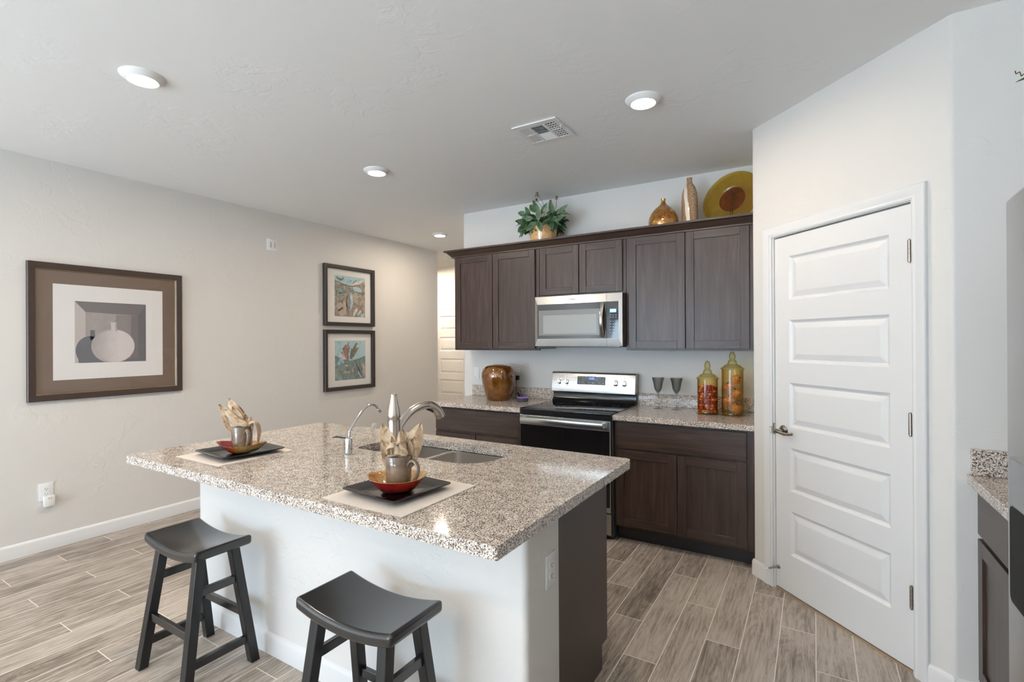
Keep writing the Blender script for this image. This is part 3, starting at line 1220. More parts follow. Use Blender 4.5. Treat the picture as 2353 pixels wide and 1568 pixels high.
fd = obj('freezer_door', fridge_door(-2.815, -2.400, 0.09, 1.788), M_STEELV, fr, smooth=40, bevel=0.006)
obj('fridge_door', fridge_door(-3.320, -2.825, 0.09, 1.788), M_STEELV, fr, smooth=40, bevel=0.006)
b = B()
b.prism(rrect(-2.735, -2.472, 0.825, 1.172, 0.02, 5), -0.006, 0.010, mx=Matrix(((0, 0, 1, FX), (1, 0, 0, 0), (0, 1, 0, 0), (0, 0, 0, 1))))
dp = obj('dispenser_frame', b, M_STEELV, fd, smooth=40)
b = B().prism(rrect(-2.728, -2.479, 0.832, 1.055, 0.015, 5), -0.0075, 0.004, mx=Matrix(((0, 0, 1, FX), (1, 0, 0, 0), (0, 1, 0, 0), (0, 0, 0, 1))))
obj('dispenser_recess', b, M_CAVITY, fd, smooth=40)
b = B().prism(rrect(-2.728, -2.479, 1.060, 1.166, 0.015, 5), -0.0075, 0.004, mx=Matrix(((0, 0, 1, FX), (1, 0, 0, 0), (0, 1, 0, 0), (0, 0, 0, 1))))
obj('dispenser_panel', b, plain('dispenser_grey', (0.30, 0.31, 0.33), 0.15, 0.6), fd, smooth=40)
for yy in (-2.79, -2.85):
    b = B()
    b.cyl((FX - 0.045, yy, 0.75), (FX - 0.045, yy, 1.65), 0.011, n=14)
    for zz in (0.78, 1.62):
        b.cyl((FX - 0.045, yy, zz), (FX + 0.004, yy, zz), 0.009, n=12)
    obj('handle', b, M_STEEL, fr)
b = B().box(FX + 0.03, 3.1, -3.31, -2.41, 0.001, 0.088)
obj('toe_grille', b, M_BLACK, fr, smooth=0)

# ================================================================== FAUCETS
fc = thing('kitchen_faucet', 'brushed nickel pull-out kitchen faucet beside the island sink', 'faucet', (0.365, -2.425, TZ))
fx, fy = 0.365, -2.425
b = B()
b.lathe([(0, 0), (0.034, 0), (0.034, 0.004), (0.030, 0.009), (0.0285, 0.014), (0.0285, 0.165), (0.0290, 0.176), (0, 0.176)], (fx, fy, TZ), 36)
obj('body', b, M_NICKEL, fc)
b = B()
b.lathe([(0, 0.1765), (0.0275, 0.1765), (0.0275, 0.184), (0.0300, 0.188), (0.0300, 0.200), (0.0270, 0.226), (0.0215, 0.252), (0.0170, 0.272), (0.0150, 0.285), (0.0150, 0.293), (0.011, 0.297), (0, 0.298)], (fx, fy, TZ), 36)
obj('lever_cap', b, M_NICKEL, fc)
b = B()
sp = sm([(fx, fy + 0.012, 1.020), (fx, -2.388, 1.060), (fx, -2.345, 1.098), (fx, -2.300, 1.121), (fx, -2.245, 1.134), (fx, -2.200, 1.134)], 6)
nn = len(sp)
b.tube(sp, [0.0225 - 0.003 * min(1, i / 10) for i in range(nn)], n=20)
obj('spout', b, M_NICKEL, fc)
b = B()
sp = sm([(fx, -2.199, 1.134), (fx, -2.172, 1.130), (fx, -2.140, 1.116), (fx, -2.112, 1.094), (fx, -2.094, 1.066)], 6)
nn = len(sp)
b.tube(sp, [0.0195 + 0.0065 * (i / (nn - 1)) ** 1.2 for i in range(nn)], n=20)
pd = obj('spray_head', b, M_NICKEL, fc)
b = B().tube([(fx, -2.196, 1.1145), (fx, -2.172, 1.108), (fx, -2.150, 1.094)], [0.006, 0.008, 0.005], n=10)
obj('spray_button', b, M_BLACK, pd)

tp = thing('filter_tap', 'slim chrome drinking-water tap with a black lever on the island', 'faucet', (0.112, -2.468, TZ))
tx, ty = 0.112, -2.468
b = B()
b.lathe([(0, 0), (0.027, 0), (0.027, 0.003), (0.022, 0.006), (0.0185, 0.007), (0.0185, 0.070), (0.016, 0.078), (0.008, 0.082), (0, 0.082)], (tx, ty, TZ), 28)
obj('body', b, M_CHROME, tp)
b = B()
b.tube(sm([(tx, ty + 0.006, 0.985), (tx, ty + 0.007, 1.012), (tx, ty + 0.012, 1.030), (tx, -2.415, 1.076), (tx, -2.372, 1.117), (tx, -2.345, 1.131), (tx, -2.318, 1.134), (tx, -2.292, 1.122), (tx, -2.270, 1.100)], 5), 0.0058, n=12)
b.cyl((tx, -2.278, 1.108), (tx, -2.262, 1.092), 0.0085, n=14)
obj('spout', b, M_CHROME, tp)
b = B()
b.tube([(tx - 0.004, ty - 0.004, 0.992), (tx - 0.026, ty - 0.014, 0.994), (tx - 0.050, ty - 0.026, 0.998), (tx - 0.066, ty - 0.034, 0.994)], [0.008, 0.009, 0.011, 0.006], n=12, flat=(0.45, 1))
obj('lever', b, M_BLACK, tp)

# ================================================================== LIGHTS, VENT, DETECTOR


def downlight(x, y, label, power=LAMP_W):
    L = thing('ceiling_downlight', label, 'ceiling light', (x, y, H), 'recessed downlights in the kitchen ceiling')
    b = B()
    b.lathe([(0.064, -0.024), (0.068, -0.025), (0.092, -0.008), (0.096, -0.001), (0.096, 0.0005), (0.050, 0.0005)], (x, y, H), 48)
    obj('trim_ring', b, M_BAFFLE, L)
    b = B()
    b.lathe([(0, -0.0305), (0.030, -0.0300), (0.052, -0.0280), (0.0635, -0.0245), (0.0635, -0.015), (0, -0.015)], (x, y, H), 40)
    obj('diffuser', b, E_LAMP, L)
    d = bpy.data.lights.new('bulb_light', 'AREA')
    d.shape = 'DISK'
    d.size = 0.11
    d.energy = power
    d.color = WARM
    o = bpy.data.objects.new('bulb_light', d)
    o.location = (0, 0, -0.034)
    o.parent = L
    COL.objects.link(o)
    return L


downlight(-0.782, -2.944, 'round ceiling downlight nearest the big framed vase drawing, largest in the photo')
downlight(-0.817, -1.389, 'round ceiling downlight in line with the two small abstract pictures')
downlight(1.228, -1.424, 'round ceiling downlight beside the air vent, in front of the pantry', LAMP_W * 0.7)
downlight(-1.842, 0.605, 'small far ceiling downlight near the hallway opening', LAMP_W * 0.8)
for x_, y_, p_ in ((1.2, -4.9, 1.2), (-0.9, -5.6, 1.2), (1.2, -7.2, 1.2), (-3.6, 2.05, 2.2)):  # unseen lights; the last is added to brighten the hallway
    downlight(x_, y_, 'assumed ceiling downlight out of the photo, over the rest of the room', LAMP_W * p_)

vn = thing('air_vent', 'white square louvred air vent in the ceiling', 'vent', (0.588, -1.345, H))
VX0, VX1, VY0, VY1 = 0.440, 0.737, -1.497, -1.192
b = B()
b.box(VX0, VX1, VY0, VY0 + 0.045, H - 0.009, H - 0.0005, 0.002).box(VX0, VX1, VY1 - 0.045, VY1, H - 0.009, H - 0.0005, 0.002)
b.box(VX0, VX0 + 0.030, VY0 + 0.046, VY1 - 0.046, H - 0.009, H - 0.0005, 0.001).box(VX1 - 0.030, VX1, VY0 + 0.046, VY1 - 0.046, H - 0.009, H - 0.0005, 0.001)
b.box(VX0 + 0.088, VX0 + 0.104, VY0 + 0.046, VY1 - 0.046, H - 0.009, H - 0.0005).box(VX1 - 0.110, VX1 - 0.094, VY0 + 0.046, VY1 - 0.046, H - 0.009, H - 0.0005)
obj('frame', b, M_WHITE, vn, smooth=0)
b = B().box(VX0 + 0.02, VX1 - 0.02, VY0 + 0.03, VY1 - 0.03, H - 0.0012, H - 0.0006)
obj('duct_backing', b, M_SLOT, vn, smooth=0)
b = B()
for k in range(11):
    y = VY0 + 0.056 + k * 0.0195
    b.box(-0.048, 0.048, -0.0058, 0.0058, -0.0007, 0.0007, mx=Matrix.Translation((0.592, y, H - 0.0060)) @ Matrix.Rotation(math.radians(32 if k < 6 else -32), 4, 'X'))
for k in range(4):
    x = VX0 + 0.034 + k * 0.0165
    b.box(-0.0065, 0.0065, -0.107, 0.107, -0.0007, 0.0007, mx=Matrix.Translation((x, (VY0 + VY1) / 2, H - 0.0055)) @ Matrix.Rotation(math.radians(-25), 4, 'Y'))
for k in range(3):
    x = VX1 - 0.080 + k * 0.0185
    b.box(x - 0.002, x + 0.002, VY0 + 0.046, VY1 - 0.046, H - 0.008, H - 0.004)
for k in range(7):
    y = VY0 + 0.070 + k * 0.0275
    b.box(VX1 - 0.094, VX1 - 0.031, y - 0.004, y + 0.004, H - 0.0075, H - 0.0035)
for y in (VY0 + 0.150,):
    b.box(VX0 + 0.031, VX0 + 0.088, y - 0.006, y + 0.006, H - 0.009, H - 0.0035).box(VX1 - 0.094, VX1 - 0.031, y - 0.006, y + 0.006, H - 0.009, H - 0.0035)
obj('louvers', b, M_WHITE, vn, smooth=0)
b = B().box(VX1 - 0.016, VX1 - 0.012, VY0 + 0.10, VY0 + 0.13, H - 0.022, H - 0.009)
obj('damper_lever', b, M_WHITE, vn, smooth=0)

sd = thing('smoke_detector', 'small white smoke detector on the hallway ceiling above the cabinet corner', 'smoke detector', (-2.766, 1.93, H))
b = B().lathe([(0, -0.001), (0.075, -0.001), (0.075, -0.010), (0.068, -0.014), (0, -0.014)], (-2.766, 1.93, H), 32)
obj('base', b, M_WHITE, sd)
b = B().lathe([(0.058, -0.0145), (0.056, -0.030), (0.046, -0.044), (0.030, -0.048), (0, -0.048)], (-2.766, 1.93, H), 32)
obj('cover', b, M_WHITE, sd)

# ================================================================== WALL PLATES


def outlet(mx, label, cx, cz, duplex=True, wd=0.072, ht=0.117, cat='outlet', grp=None):
    c0 = mx @ Vector((cx, 0, cz))
    o = thing('wall_outlet', label, cat, c0, grp)
    b = B().box(cx - wd / 2, cx + wd / 2, -0.006, -0.0004, cz - ht / 2, cz + ht / 2, 0.0025, 2)
    obj('cover_plate', b.xf(mx), M_WHITE, o, smooth=30)
    for s_ in (0.0195, -0.0195):
        b = B()
        cc = cz + s_
        pts = [(cx + 0.0168 * math.cos(a) * (1.0), max(-0.0135, min(0.0135, 0.0168 * math.sin(a))) + cc) for a in [2 * PI * i / 24 for i in range(24)]]
        b.prism(pts, 0.0058, 0.0085, mx=Matrix(((1, 0, 0, 0), (0, 0, -1, 0), (0, 1, 0, 0), (0, 0, 0, 1))))
        rc = obj('receptacle', b.xf(mx), M_WHITE, o, smooth=30)
        for sb_ in (B().box(cx - 0.0075, cx - 0.0053, -0.0088, -0.0082, cc - 0.002, cc + 0.0065),
                    B().box(cx + 0.0053, cx + 0.0075, -0.0088, -0.0082, cc - 0.002, cc + 0.0055),
                    B().cyl((cx, -0.0088, cc - 0.0078), (cx, -0.0082, cc - 0.0078), 0.0026, n=10)):
            obj('slot', sb_.xf(mx), M_SLOT, rc, smooth=0)
    b = B().cyl((cx, -0.0072, cz), (cx, -0.0058, cz), 0.003, n=10)
    obj('screw', b.xf(mx), M_WHITE, o)
    return o


outlet(F_LEFT, 'white wall outlet low on the left wall with a smart plug in its lower socket', -2.791, 0.410, wd=0.080, ht=0.122)
outlet(F_LEFT, 'white wall outlet just above the far edge of the island countertop', 0.263, 0.398, wd=0.080, ht=0.122)
F_ISL = Matrix.Translation((IX1, 0, 0)) @ Matrix(((0, -1, 0, 0), (1, 0, 0, 0), (0, 0, 1, 0), (0, 0, 0, 1)))
outlet(F_ISL, 'white wall outlet on the end of the island wall beside its dark panel', -2.516, 0.639)
outlet(I4, 'white wall outlet behind the amber vase with a black adapter plugged in', -0.412, 1.132)

pl = thing('smart_plug', 'white smart plug sticking out of the low left wall outlet', 'plug', F_LEFT @ Vector((-2.778, -0.02, 0.345)))
b = B().box(-2.812, -2.752, -0.042, -0.0095, 0.310, 0.384, 0.005, 2)
obj('housing', b.xf(F_LEFT), M_WHITE, pl, smooth=30)
for sx0 in (-2.789, -2.777):
    b = B().box(sx0, sx0 + 0.0025, -0.0425, -0.0415, 0.362, 0.371)
    obj('slot', b.xf(F_LEFT), M_SLOT, pl, smooth=0)

sw = thing('light_switch', 'white rocker light switch on the kitchen wall left of the amber vase', 'switch', (-0.887, 0, 1.133))
b = B().box(-0.924, -0.850, -0.006, -0.0004, 1.074, 1.192, 0.0025, 2)
obj('cover_plate', b, M_WHITE, sw, smooth=30)
b = B().box(-0.904, -0.870, -0.009, -0.0055, 1.100, 1.166, 0.002, 1)
obj('rocker', b, M_WHITE, sw, smooth=0)

wp = thing('wall_plate', 'white double-gang wall plate with two grey inserts, high on the left wall', 'wall plate', F_LEFT @ Vector((-1.067, 0, 2.422)))
b = B().box(-1.128, -1.006, -0.006, -0.0004, 2.363, 2.481, 0.0025, 2)
obj('cover_plate', b.xf(F_LEFT), M_WHITE, wp, smooth=30)
MG = plain('grey_insert', (0.50, 0.48, 0.48), 0.5)
for cx in (-1.088, -1.046):
    b = B().box(cx - 0.010, cx + 0.010, -0.0075, -0.0055, 2.394, 2.450, 0.001)
    obj('insert', b.xf(F_LEFT), MG, wp, smooth=0)

# ================================================================== BAR STOOLS
st = thing('bar_stool', 'black wooden saddle-seat stool at the island end farther from the dark side panel', 'stool', (-0.372, -2.905, 0), 'saddle stools along the island')
sx, sy = -0.372, -2.905
HX, HY = 0.222, 0.122


def seat_top(x):
    return 0.560 + 0.031 * (abs(x) / HX) ** 2.0


b = B()
t = bmesh.new()
nx_, ny_ = 25, 9
top, bot = [], []
for i in range(nx_):
    x = -HX + 2 * HX * i / (nx_ - 1)
    top.append([t.verts.new((sx + x, sy + HY * (2 * j / (ny_ - 1) - 1), seat_top(x))) for j in range(ny_)])
    bot.append([t.verts.new((sx + x, sy + HY * (2 * j / (ny_ - 1) - 1), seat_top(x) - 0.042)) for j in range(ny_)])
for i in range(nx_ - 1):
    for j in range(ny_ - 1):
        t.faces.new((top[i][j], top[i + 1][j], top[i + 1][j + 1], top[i][j + 1]))
        t.faces.new((bot[i][j], bot[i][j + 1], bot[i + 1][j + 1], bot[i + 1][j]))
for i in range(nx_ - 1):
    t.faces.new((top[i][0], bot[i][0], bot[i + 1][0], top[i + 1][0]))
    t.faces.new((top[i][-1], top[i + 1][-1], bot[i + 1][-1], bot[i][-1]))
for j in range(ny_ - 1):
    t.faces.new((top[0][j], top[0][j + 1], bot[0][j + 1], bot[0][j]))
    t.faces.new((top[-1][j], bot[-1][j], bot[-1][j + 1], top[-1][j + 1]))
b.add(t)
so = obj('seat', b, M_STOOL, st, smooth=30)
md = so.modifiers.new('edge', 'BEVEL')
md.width = 0.013
md.segments = 4
md.limit_method = 'ANGLE'
md.angle_limit = math.radians(50)


def leg_at(px, py, z):
    """centre of a splayed leg at height z; px, py = -1 / 1"""
    k = 1 - z / 0.545
    return Vector((sx + px * (0.155 + 0.033 * k), sy + py * (0.072 + 0.073 * k), z))


for px in (-1, 1):
    for py in (-1, 1):
        t = bmesh.new()
        hw = 0.0195
        rings = []
        for z in (0.001, 0.545):
            c = leg_at(px, py, z)
            zz = [z] * 4
            if z > 0.1:
                zz = [seat_top(c.x - sx + dx) - 0.0425 for dx in (-hw, hw, hw, -hw)]
            rings.append([t.verts.new((c.x + dx, c.y + dy, q)) for (dx, dy), q in zip(((-hw, -hw), (hw, -hw), (hw, hw), (-hw, hw)), zz)])
        for k in range(4):
            m = (k + 1) % 4
            t.faces.new((rings[0][k], rings[0][m], rings[1][m], rings[1][k]))
        t.faces.new(rings[0][::-1])
        t.faces.new(rings[1])
        b = B()
        b.add(t)
        obj('leg', b, M_STOOLV, st, smooth=0, bevel=0.003)


def rail(p, q, wd, ht, parent):
    p, q = Vector(p), Vector(q)
    d = (q - p)
    b = B()
    if abs(d.x) > abs(d.y):
        b.box(p.x, q.x, p.y - wd / 2, p.y + wd / 2, p.z - ht / 2, p.z + ht / 2, 0.002)
    else:
        b.box(p.x - wd / 2, p.x + wd / 2, p.y, q.y, p.z - ht / 2, p.z + ht / 2, 0.002)
    return obj('stretcher', b, M_STOOL, parent, smooth=0)


for px in (-1, 1):
    for z in (0.395, 0.112):
        a, c = leg_at(px, -1, z), leg_at(px, 1, z)
        rail((a.x, a.y + 0.0195, z), (a.x, c.y - 0.0195, z), 0.020, 0.034, st)
for py in (-1, 1):
    z = 0.228
    a, c = leg_at(-1, py, z), leg_at(1, py, z)
    rail((a.x + 0.0195, a.y, z), (c.x - 0.0195, a.y, z), 0.020, 0.034, st)
dup(st, (0.728, -2.915, 0), 'black wooden saddle-seat stool at the panel end of the island, nearest the camera')

# ================================================================== PLACE SETTINGS


def weave():
    a = NT('woven_placemat')
    p = a.pos((1, 1, 1))
    se = a.n('ShaderNodeSeparateXYZ')
    a.l(p, se.inputs[0])
    fr_ = []
    for o in (se.outputs[0], se.outputs[1]):
        fr_.append(a.math('SINE', a.math('MULTIPLY', o, 2 * PI / 0.0052)))
    pr = a.math('MULTIPLY', fr_[0], fr_[1])
    f = a.math('ADD', a.math('MULTIPLY', pr, 0.5), 0.5)
    c = a.ramp(f, [(0.15, (0.40, 0.33, 0.28)), (0.40, (0.66, 0.58, 0.52)), (0.8, (0.80, 0.74, 0.69))])
    a.bump(f, 0.5, 0.0015)
    return a.set(c, 0.6, spec=0.3)


M_MAT = weave()


def plate_mat():
    a = NT('black_textured_plate')
    n = a.noise(a.pos(), 420, 2, 0.6)
    a.bump(n, 0.06, 0.001)
    return a.set((0.008, 0.007, 0.008), 0.10, spec=0.5)


M_PLATE = plate_mat()


def mug_mat():
    a = NT('taupe_glaze')
    n = a.noise(a.pos(), 22, 4, 0.6, 0.5)
    c = a.ramp(n, [(0.3, (0.085, 0.055, 0.034)), (0.55, (0.150, 0.103, 0.070)), (0.8, (0.25, 0.182, 0.132))])
    return a.set(c, 0.14, coat=0.5, coat_rough=0.05)


M_MUG = mug_mat()


def satin(name, c1, c2):
    a = NT(name)
    n = a.noise(a.pos(), 28, 4, 0.55, 0.6)
    n2 = a.noise(a.pos(), 900, 2, 0.5)
    c = a.ramp(n, [(0.3, c1), (0.7, c2)])
    a.bump(a.math('ADD', a.math('MULTIPLY', n, 4.0), a.math('MULTIPLY', n2, 0.12)), 0.75, 0.004)
    a.b.inputs['Sheen Weight'].default_value = 0.3
    return a.set(c, 0.36, spec=0.6)


M_NAP = satin('champagne_satin', (0.29, 0.185, 0.105), (0.56, 0.42, 0.275))


def bowl_mat(name, axis, offset, red_from, red_to):
    """lacquered glass: red fading to gold along one direction"""
    a = NT(name)
    co = a.n('ShaderNodeTexCoord').outputs['Object']
    dt = a.n('ShaderNodeVectorMath', operation='DOT_PRODUCT')
    a.l(co, dt.inputs[0])
    dt.inputs[1].default_value = axis
    n = a.noise(co, 26, 3, 0.6, 0.8)
    n2 = a.noise(co, 60, 3, 0.6, 1.5)
    f = a.math('ADD', dt.outputs['Value'], a.math('MULTIPLY', a.math('SUBTRACT', n, 0.5), 0.08))
    mr = a.n('ShaderNodeMapRange')
    a.l(f, mr.inputs[0])
    mr.inputs[1].default_value = red_from
    mr.inputs[2].default_value = red_to
    c = a.ramp(mr.outputs[0], [(0.0, (0.20, 0.008, 0.008)), (0.45, (0.36, 0.03, 0.010)), (0.65, (0.50, 0.17, 0.03)), (1.0, (0.58, 0.36, 0.13))])
    c = a.mix(a.math('MULTIPLY', a.ramp(n2, [(0.42, (1, 1, 1)), (0.52, (0, 0, 0))]), 0.35), c, (0.10, 0.02, 0.01))
    return a.set(c, 0.10, spec=0.6, coat=0.6, coat_rough=0.03)


def leaf_bowl(nm, c, base_z, ax, bx_, p, rot, hgt, mats, lift, label):
    """shallow bowl with a super-ellipse outline (p=2 oval, p<2 pointed), rising towards its ends"""
    o_ = []
    n = 64
    base = Vector((c[0], c[1], base_z))
    rm = Matrix.Rotation(math.radians(rot), 4, 'Z')

    def pt(th, k, z):
        cs, sn = math.cos(th), math.sin(th)
        r = 1.0 / ((abs(cs) ** p + abs(sn) ** p) ** (1.0 / p))
        v = Vector((ax * r * cs * k, bx_ * r * sn * k, z + lift * (abs(cs) ** 3) * k * k))
        return base + rm @ v
    outer = [(0.0, 0.0), (0.40, 0.0), (0.50, 0.002), (0.62, 0.16 * hgt), (0.80, 0.52 * hgt), (0.94, 0.86 * hgt), (1.0, hgt)]
    inner = [(0.975, hgt + 0.0005), (0.91, 0.88 * hgt + 0.001), (0.77, 0.55 * hgt + 0.001), (0.61, 0.22 * hgt + 0.002), (0.49, 0.0065), (0.0, 0.006)]
    t = bmesh.new()
    seq = outer + inner
    rings = []
    for k, z in seq:
        if k == 0:
            rings.append([t.verts.new(pt(0, 0, z))])
        else:
            rings.append([t.verts.new(pt(2 * PI * i / n, k, z)) for i in range(n)])
    for ri, (a_, b_) in enumerate(zip(rings[:-1], rings[1:])):
        mi = 0 if ri < len(outer) - 1 else 1
        for i in range(n):
            j = (i + 1) % n
            if len(a_) == 1:
                f = t.faces.new((a_[0], b_[j], b_[i]))
            elif len(b_) == 1:
                f = t.faces.new((a_[i], a_[j], b_[0]))
            else:
                f = t.faces.new((a_[i], a_[j], b_[j], b_[i]))
            f.material_index = mi
    bb = B()
    bb.add(t)
    bb.xf(Matrix.Translation(-base))
    ob = obj('bowl', bb, mats, smooth=60)
    ob.location = base
    return tag(ob, label, 'bowl', 'red and gold bowls on the island plates')


def square_plate(c, side, rot, z0, label):
    t = bmesh.new()
    prof = [(0.0, 0.0), (0.66, 0.0), (0.70, 0.002), (0.985, 0.017), (1.0, 0.0195), (1.0, 0.0225), (0.975, 0.0225), (0.70, 0.0085), (0.66, 0.007), (0.0, 0.006)]
    rm = Matrix.Rotation(math.radians(rot), 4, 'Z')
    rings = []
    for k, z in prof:
        if k == 0:
            rings.append([t.verts.new(Vector((c[0], c[1], z0 + z)))])
        else:
            h = side / 2 * k
            rings.append([t.verts.new(Vector((c[0], c[1], z0 + z)) + rm @ Vector((x, y, 0))) for x, y in rrect(-h, h, -h, h, 0.012 * k, 3)])
    n = len(rings[1])
    for a_, b_ in zip(rings[:-1], rings[1:]):
        for i in range(n):
            j = (i + 1) % n
            if len(a_) == 1:
                t.faces.new((a_[0], b_[j], b_[i]))
            elif len(b_) == 1:
                t.faces.new((a_[i], a_[j], b_[0]))
            else:
                t.faces.new((a_[i], a_[j], b_[j], b_[i]))
    bb = B()
    bb.add(t)
    return tag(obj('square_plate', bb, M_PLATE, smooth=25), label, 'plate', 'black square plates on the placemats')


def mug(c, z0, hdir, label):
    m_ = thing('mug', label, 'mug', (c[0], c[1], z0), 'taupe mugs on the island')
    b = B()
    R0 = 0.0445
    b.lathe([(0, 0.0005), (R0 - 0.006, 0.0005), (R0 - 0.003, 0.004), (R0 - 0.001, 0.03), (R0 + 0.0015, 0.085), (R0 + 0.003, 0.115), (R0 + 0.002, 0.1175), (R0 - 0.001, 0.1175), (R0 - 0.003, 0.112), (R0 - 0.0045, 0.03), (R0 - 0.008, 0.007), (0, 0.007)], (c[0], c[1], z0), 48)
    obj('body', b, M_MUG, m_, smooth=50)
    b = B()
    u = Vector((math.cos(math.radians(hdir)), math.sin(math.radians(hdir)), 0))
    pts = []
    for r, z in ((0.044, 0.084), (0.050, 0.096), (0.066, 0.104), (0.082, 0.094), (0.087, 0.074), (0.080, 0.050), (0.066, 0.032), (0.052, 0.020), (0.0425, 0.012)):
        pts.append(Vector((c[0], c[1], z0 + z)) + u * r)
    sp_ = sm(pts, 5)
    b.tube(sp_, [0.0085 - 0.0015 * i / len(sp_) for i in range(len(sp_))], n=14, flat=(0.75, 1.1))
    obj('handle', b, M_MUG, m_, smooth=60)
    return m_


def petal(b, base, tip, side, width, curl, n=12, m=11, bulge=0.25, mi=0, fold=0.0):
    """one folded point of a napkin: a cupped, pointed sheet from base to tip"""
    base, tip, side = Vector(base), Vector(tip), Vector(side)
    ax = tip - base
    L = ax.length
    ax = ax / L
    s_ = (side - ax * side.dot(ax)).normalized()
    nrm = ax.cross(s_)

    def fn(u, v):
        a_ = v
        wv = math.sin(PI * min(1.0, (0.16 + 0.84 * a_)) ** 0.85) ** 0.75 if a_ < 0.999 else 0.0
        x = (u - 0.5) * 2
        wd = width * wv
        cup = curl * (1 - x * x) * wv
        ripple = 0.004 * math.sin(7 * a_ + 3 * x) + fold * math.sin(9 * x + 4 * a_) * wv
        return base + ax * (L * a_) + s_ * (x * wd * (1 - 0.25 * abs(x) * bulge)) + nrm * (cup + ripple + bulge * 0.12 * L * a_ * a_)
    b.grid(fn, n, m, mi)


def finish_napkin(b, label):
    o = obj('napkin', b, M_NAP, smooth=70)
    md = o.modifiers.new('cloth', 'SOLIDIFY')
    md.thickness = 0.0012
    sb = o.modifiers.new('soft', 'SUBSURF')
    sb.levels = 1
    sb.render_levels = 1
    return tag(o, label, 'napkin', 'champagne napkins in the mugs')


# placemats
for x0, x1, y0, y1, lb in ((-0.552, -0.187, -2.912, -2.545, 'woven beige placemat at the left seat, under the pointed bowl'),
                           (0.567, 0.940, -2.976, -2.588, 'woven beige placemat at the near seat, under the oval bowl')):
    b = B().box(x0, x1, y0, y1, TZ + 0.0006, TZ + 0.0026)
    tag(obj('placemat', b, M_MAT, smooth=0), lb, 'placemat', 'woven placemats on the island')
PZ = TZ + 0.0030
square_plate((-0.350, -2.720), 0.292, -6, PZ, 'black square plate under the pointed red and gold bowl')
square_plate((0.742, -2.790), 0.272, -5, PZ, 'black square plate under the oval red bowl')
M_BOWL_A = bowl_mat('red_gold_lacquer_out', (0.85, 0.52, 0), 0, -0.07, 0.05)
M_BOWL_B = bowl_mat('red_gold_lacquer_in', (0.85, 0.52, 0), 0, -0.07, 0.02)
M_BOWL_C = bowl_mat('red_lacquer_out', (0.85, 0.52, 0), 0, 0.0, 0.16)
M_BOWL_D = bowl_mat('gold_lacquer_in', (0.85, 0.52, 0), 0, -0.20, -0.06)
BZ = PZ + 0.0065
leaf_bowl('a', (-0.335, -2.722), BZ, 0.122, 0.088, 1.35, 32, 0.040, [M_BOWL_A, M_BOWL_B], 0.012, 'pointed leaf-shaped bowl, red at one end and gold at the other, at the left seat')
leaf_bowl('b', (0.752, -2.800), BZ, 0.105, 0.092, 2.1, 32, 0.050, [M_BOWL_C, M_BOWL_D], 0.008, 'oval bowl, deep red outside and gold inside, at the near seat')
MZ = BZ + 0.0085
mug((-0.333, -2.722), MZ, -12, 'taupe glazed mug in the pointed bowl, its napkin drooping over one side')
mug((0.757, -2.800), MZ, 2, 'taupe glazed mug in the oval bowl, in front of the sink')


CR = Vector((0.8557, 0.5175, 0))      # towards the right, as seen from the stools' side
CF = Vector((0.5175, -0.8557, 0))     # towards the seats


def P(c, r, f, z):
    return Vector((c[0], c[1], 0)) + CR * r + CF * f + Vector((0, 0, z))


c2 = (0.757, -2.800)
zt = MZ + 0.112
b = B()
petal(b, P(c2, -0.012, 0.0, zt - 0.04), P(c2, -0.056, 0.012, zt + 0.122), CR, 0.036, 0.014)
petal(b, P(c2, 0.012, -0.008, zt - 0.04), P(c2, 0.078, -0.010, zt + 0.118), CR, 0.042, -0.010)
petal(b, P(c2, -0.008, 0.006, zt - 0.04), P(c2, -0.018, 0.030, zt + 0.075), CR, 0.026, 0.014, fold=0.003)
petal(b, P(c2, 0.008, 0.006, zt - 0.04), P(c2, 0.012, 0.020, zt + 0.100), CR, 0.026, -0.016)
petal(b, P(c2, 0.016, 0.002, zt - 0.04), P(c2, 0.056, 0.006, zt + 0.070), CR, 0.026, 0.014)
petal(b, P(c2, -0.030, 0.000, zt - 0.03), P(c2, -0.052, 0.020, zt + 0.060), CR, 0.022, 0.012)
petal(b, P(c2, 0.000, -0.016, zt - 0.04), P(c2, 0.010, -0.022, zt + 0.092), CR, 0.040, 0.010)
petal(b, P(c2, -0.020, -0.010, zt - 0.04), P(c2, -0.030, -0.008, zt + 0.085), CR, 0.032, -0.012)
petal(b, P(c2, 0.024, -0.004, zt - 0.03), P(c2, 0.046, 0.010, zt + 0.050), CR, 0.024, 0.014)
# loose folds spilling over the rim
petal(b, P(c2, -0.034, 0.010, zt + 0.004), P(c2, 0.020, 0.040, zt + 0.030), CF, 0.020, 0.012, fold=0.003)
petal(b, P(c2, 0.030, 0.020, zt + 0.006), P(c2, -0.024, 0.034, zt + 0.052), CF, 0.016, 0.014, fold=0.003)
petal(b, P(c2, -0.040, 0.004, zt + 0.020), P(c2, 0.012, 0.030, zt + 0.058), CF, 0.016, -0.012, fold=0.002)
petal(b, P(c2, 0.036, 0.000, zt + 0.000), P(c2, 0.034, 0.022, zt + 0.072), CR, 0.020, 0.016)
finish_napkin(b, 'champagne satin napkin standing in points in the mug near the sink')

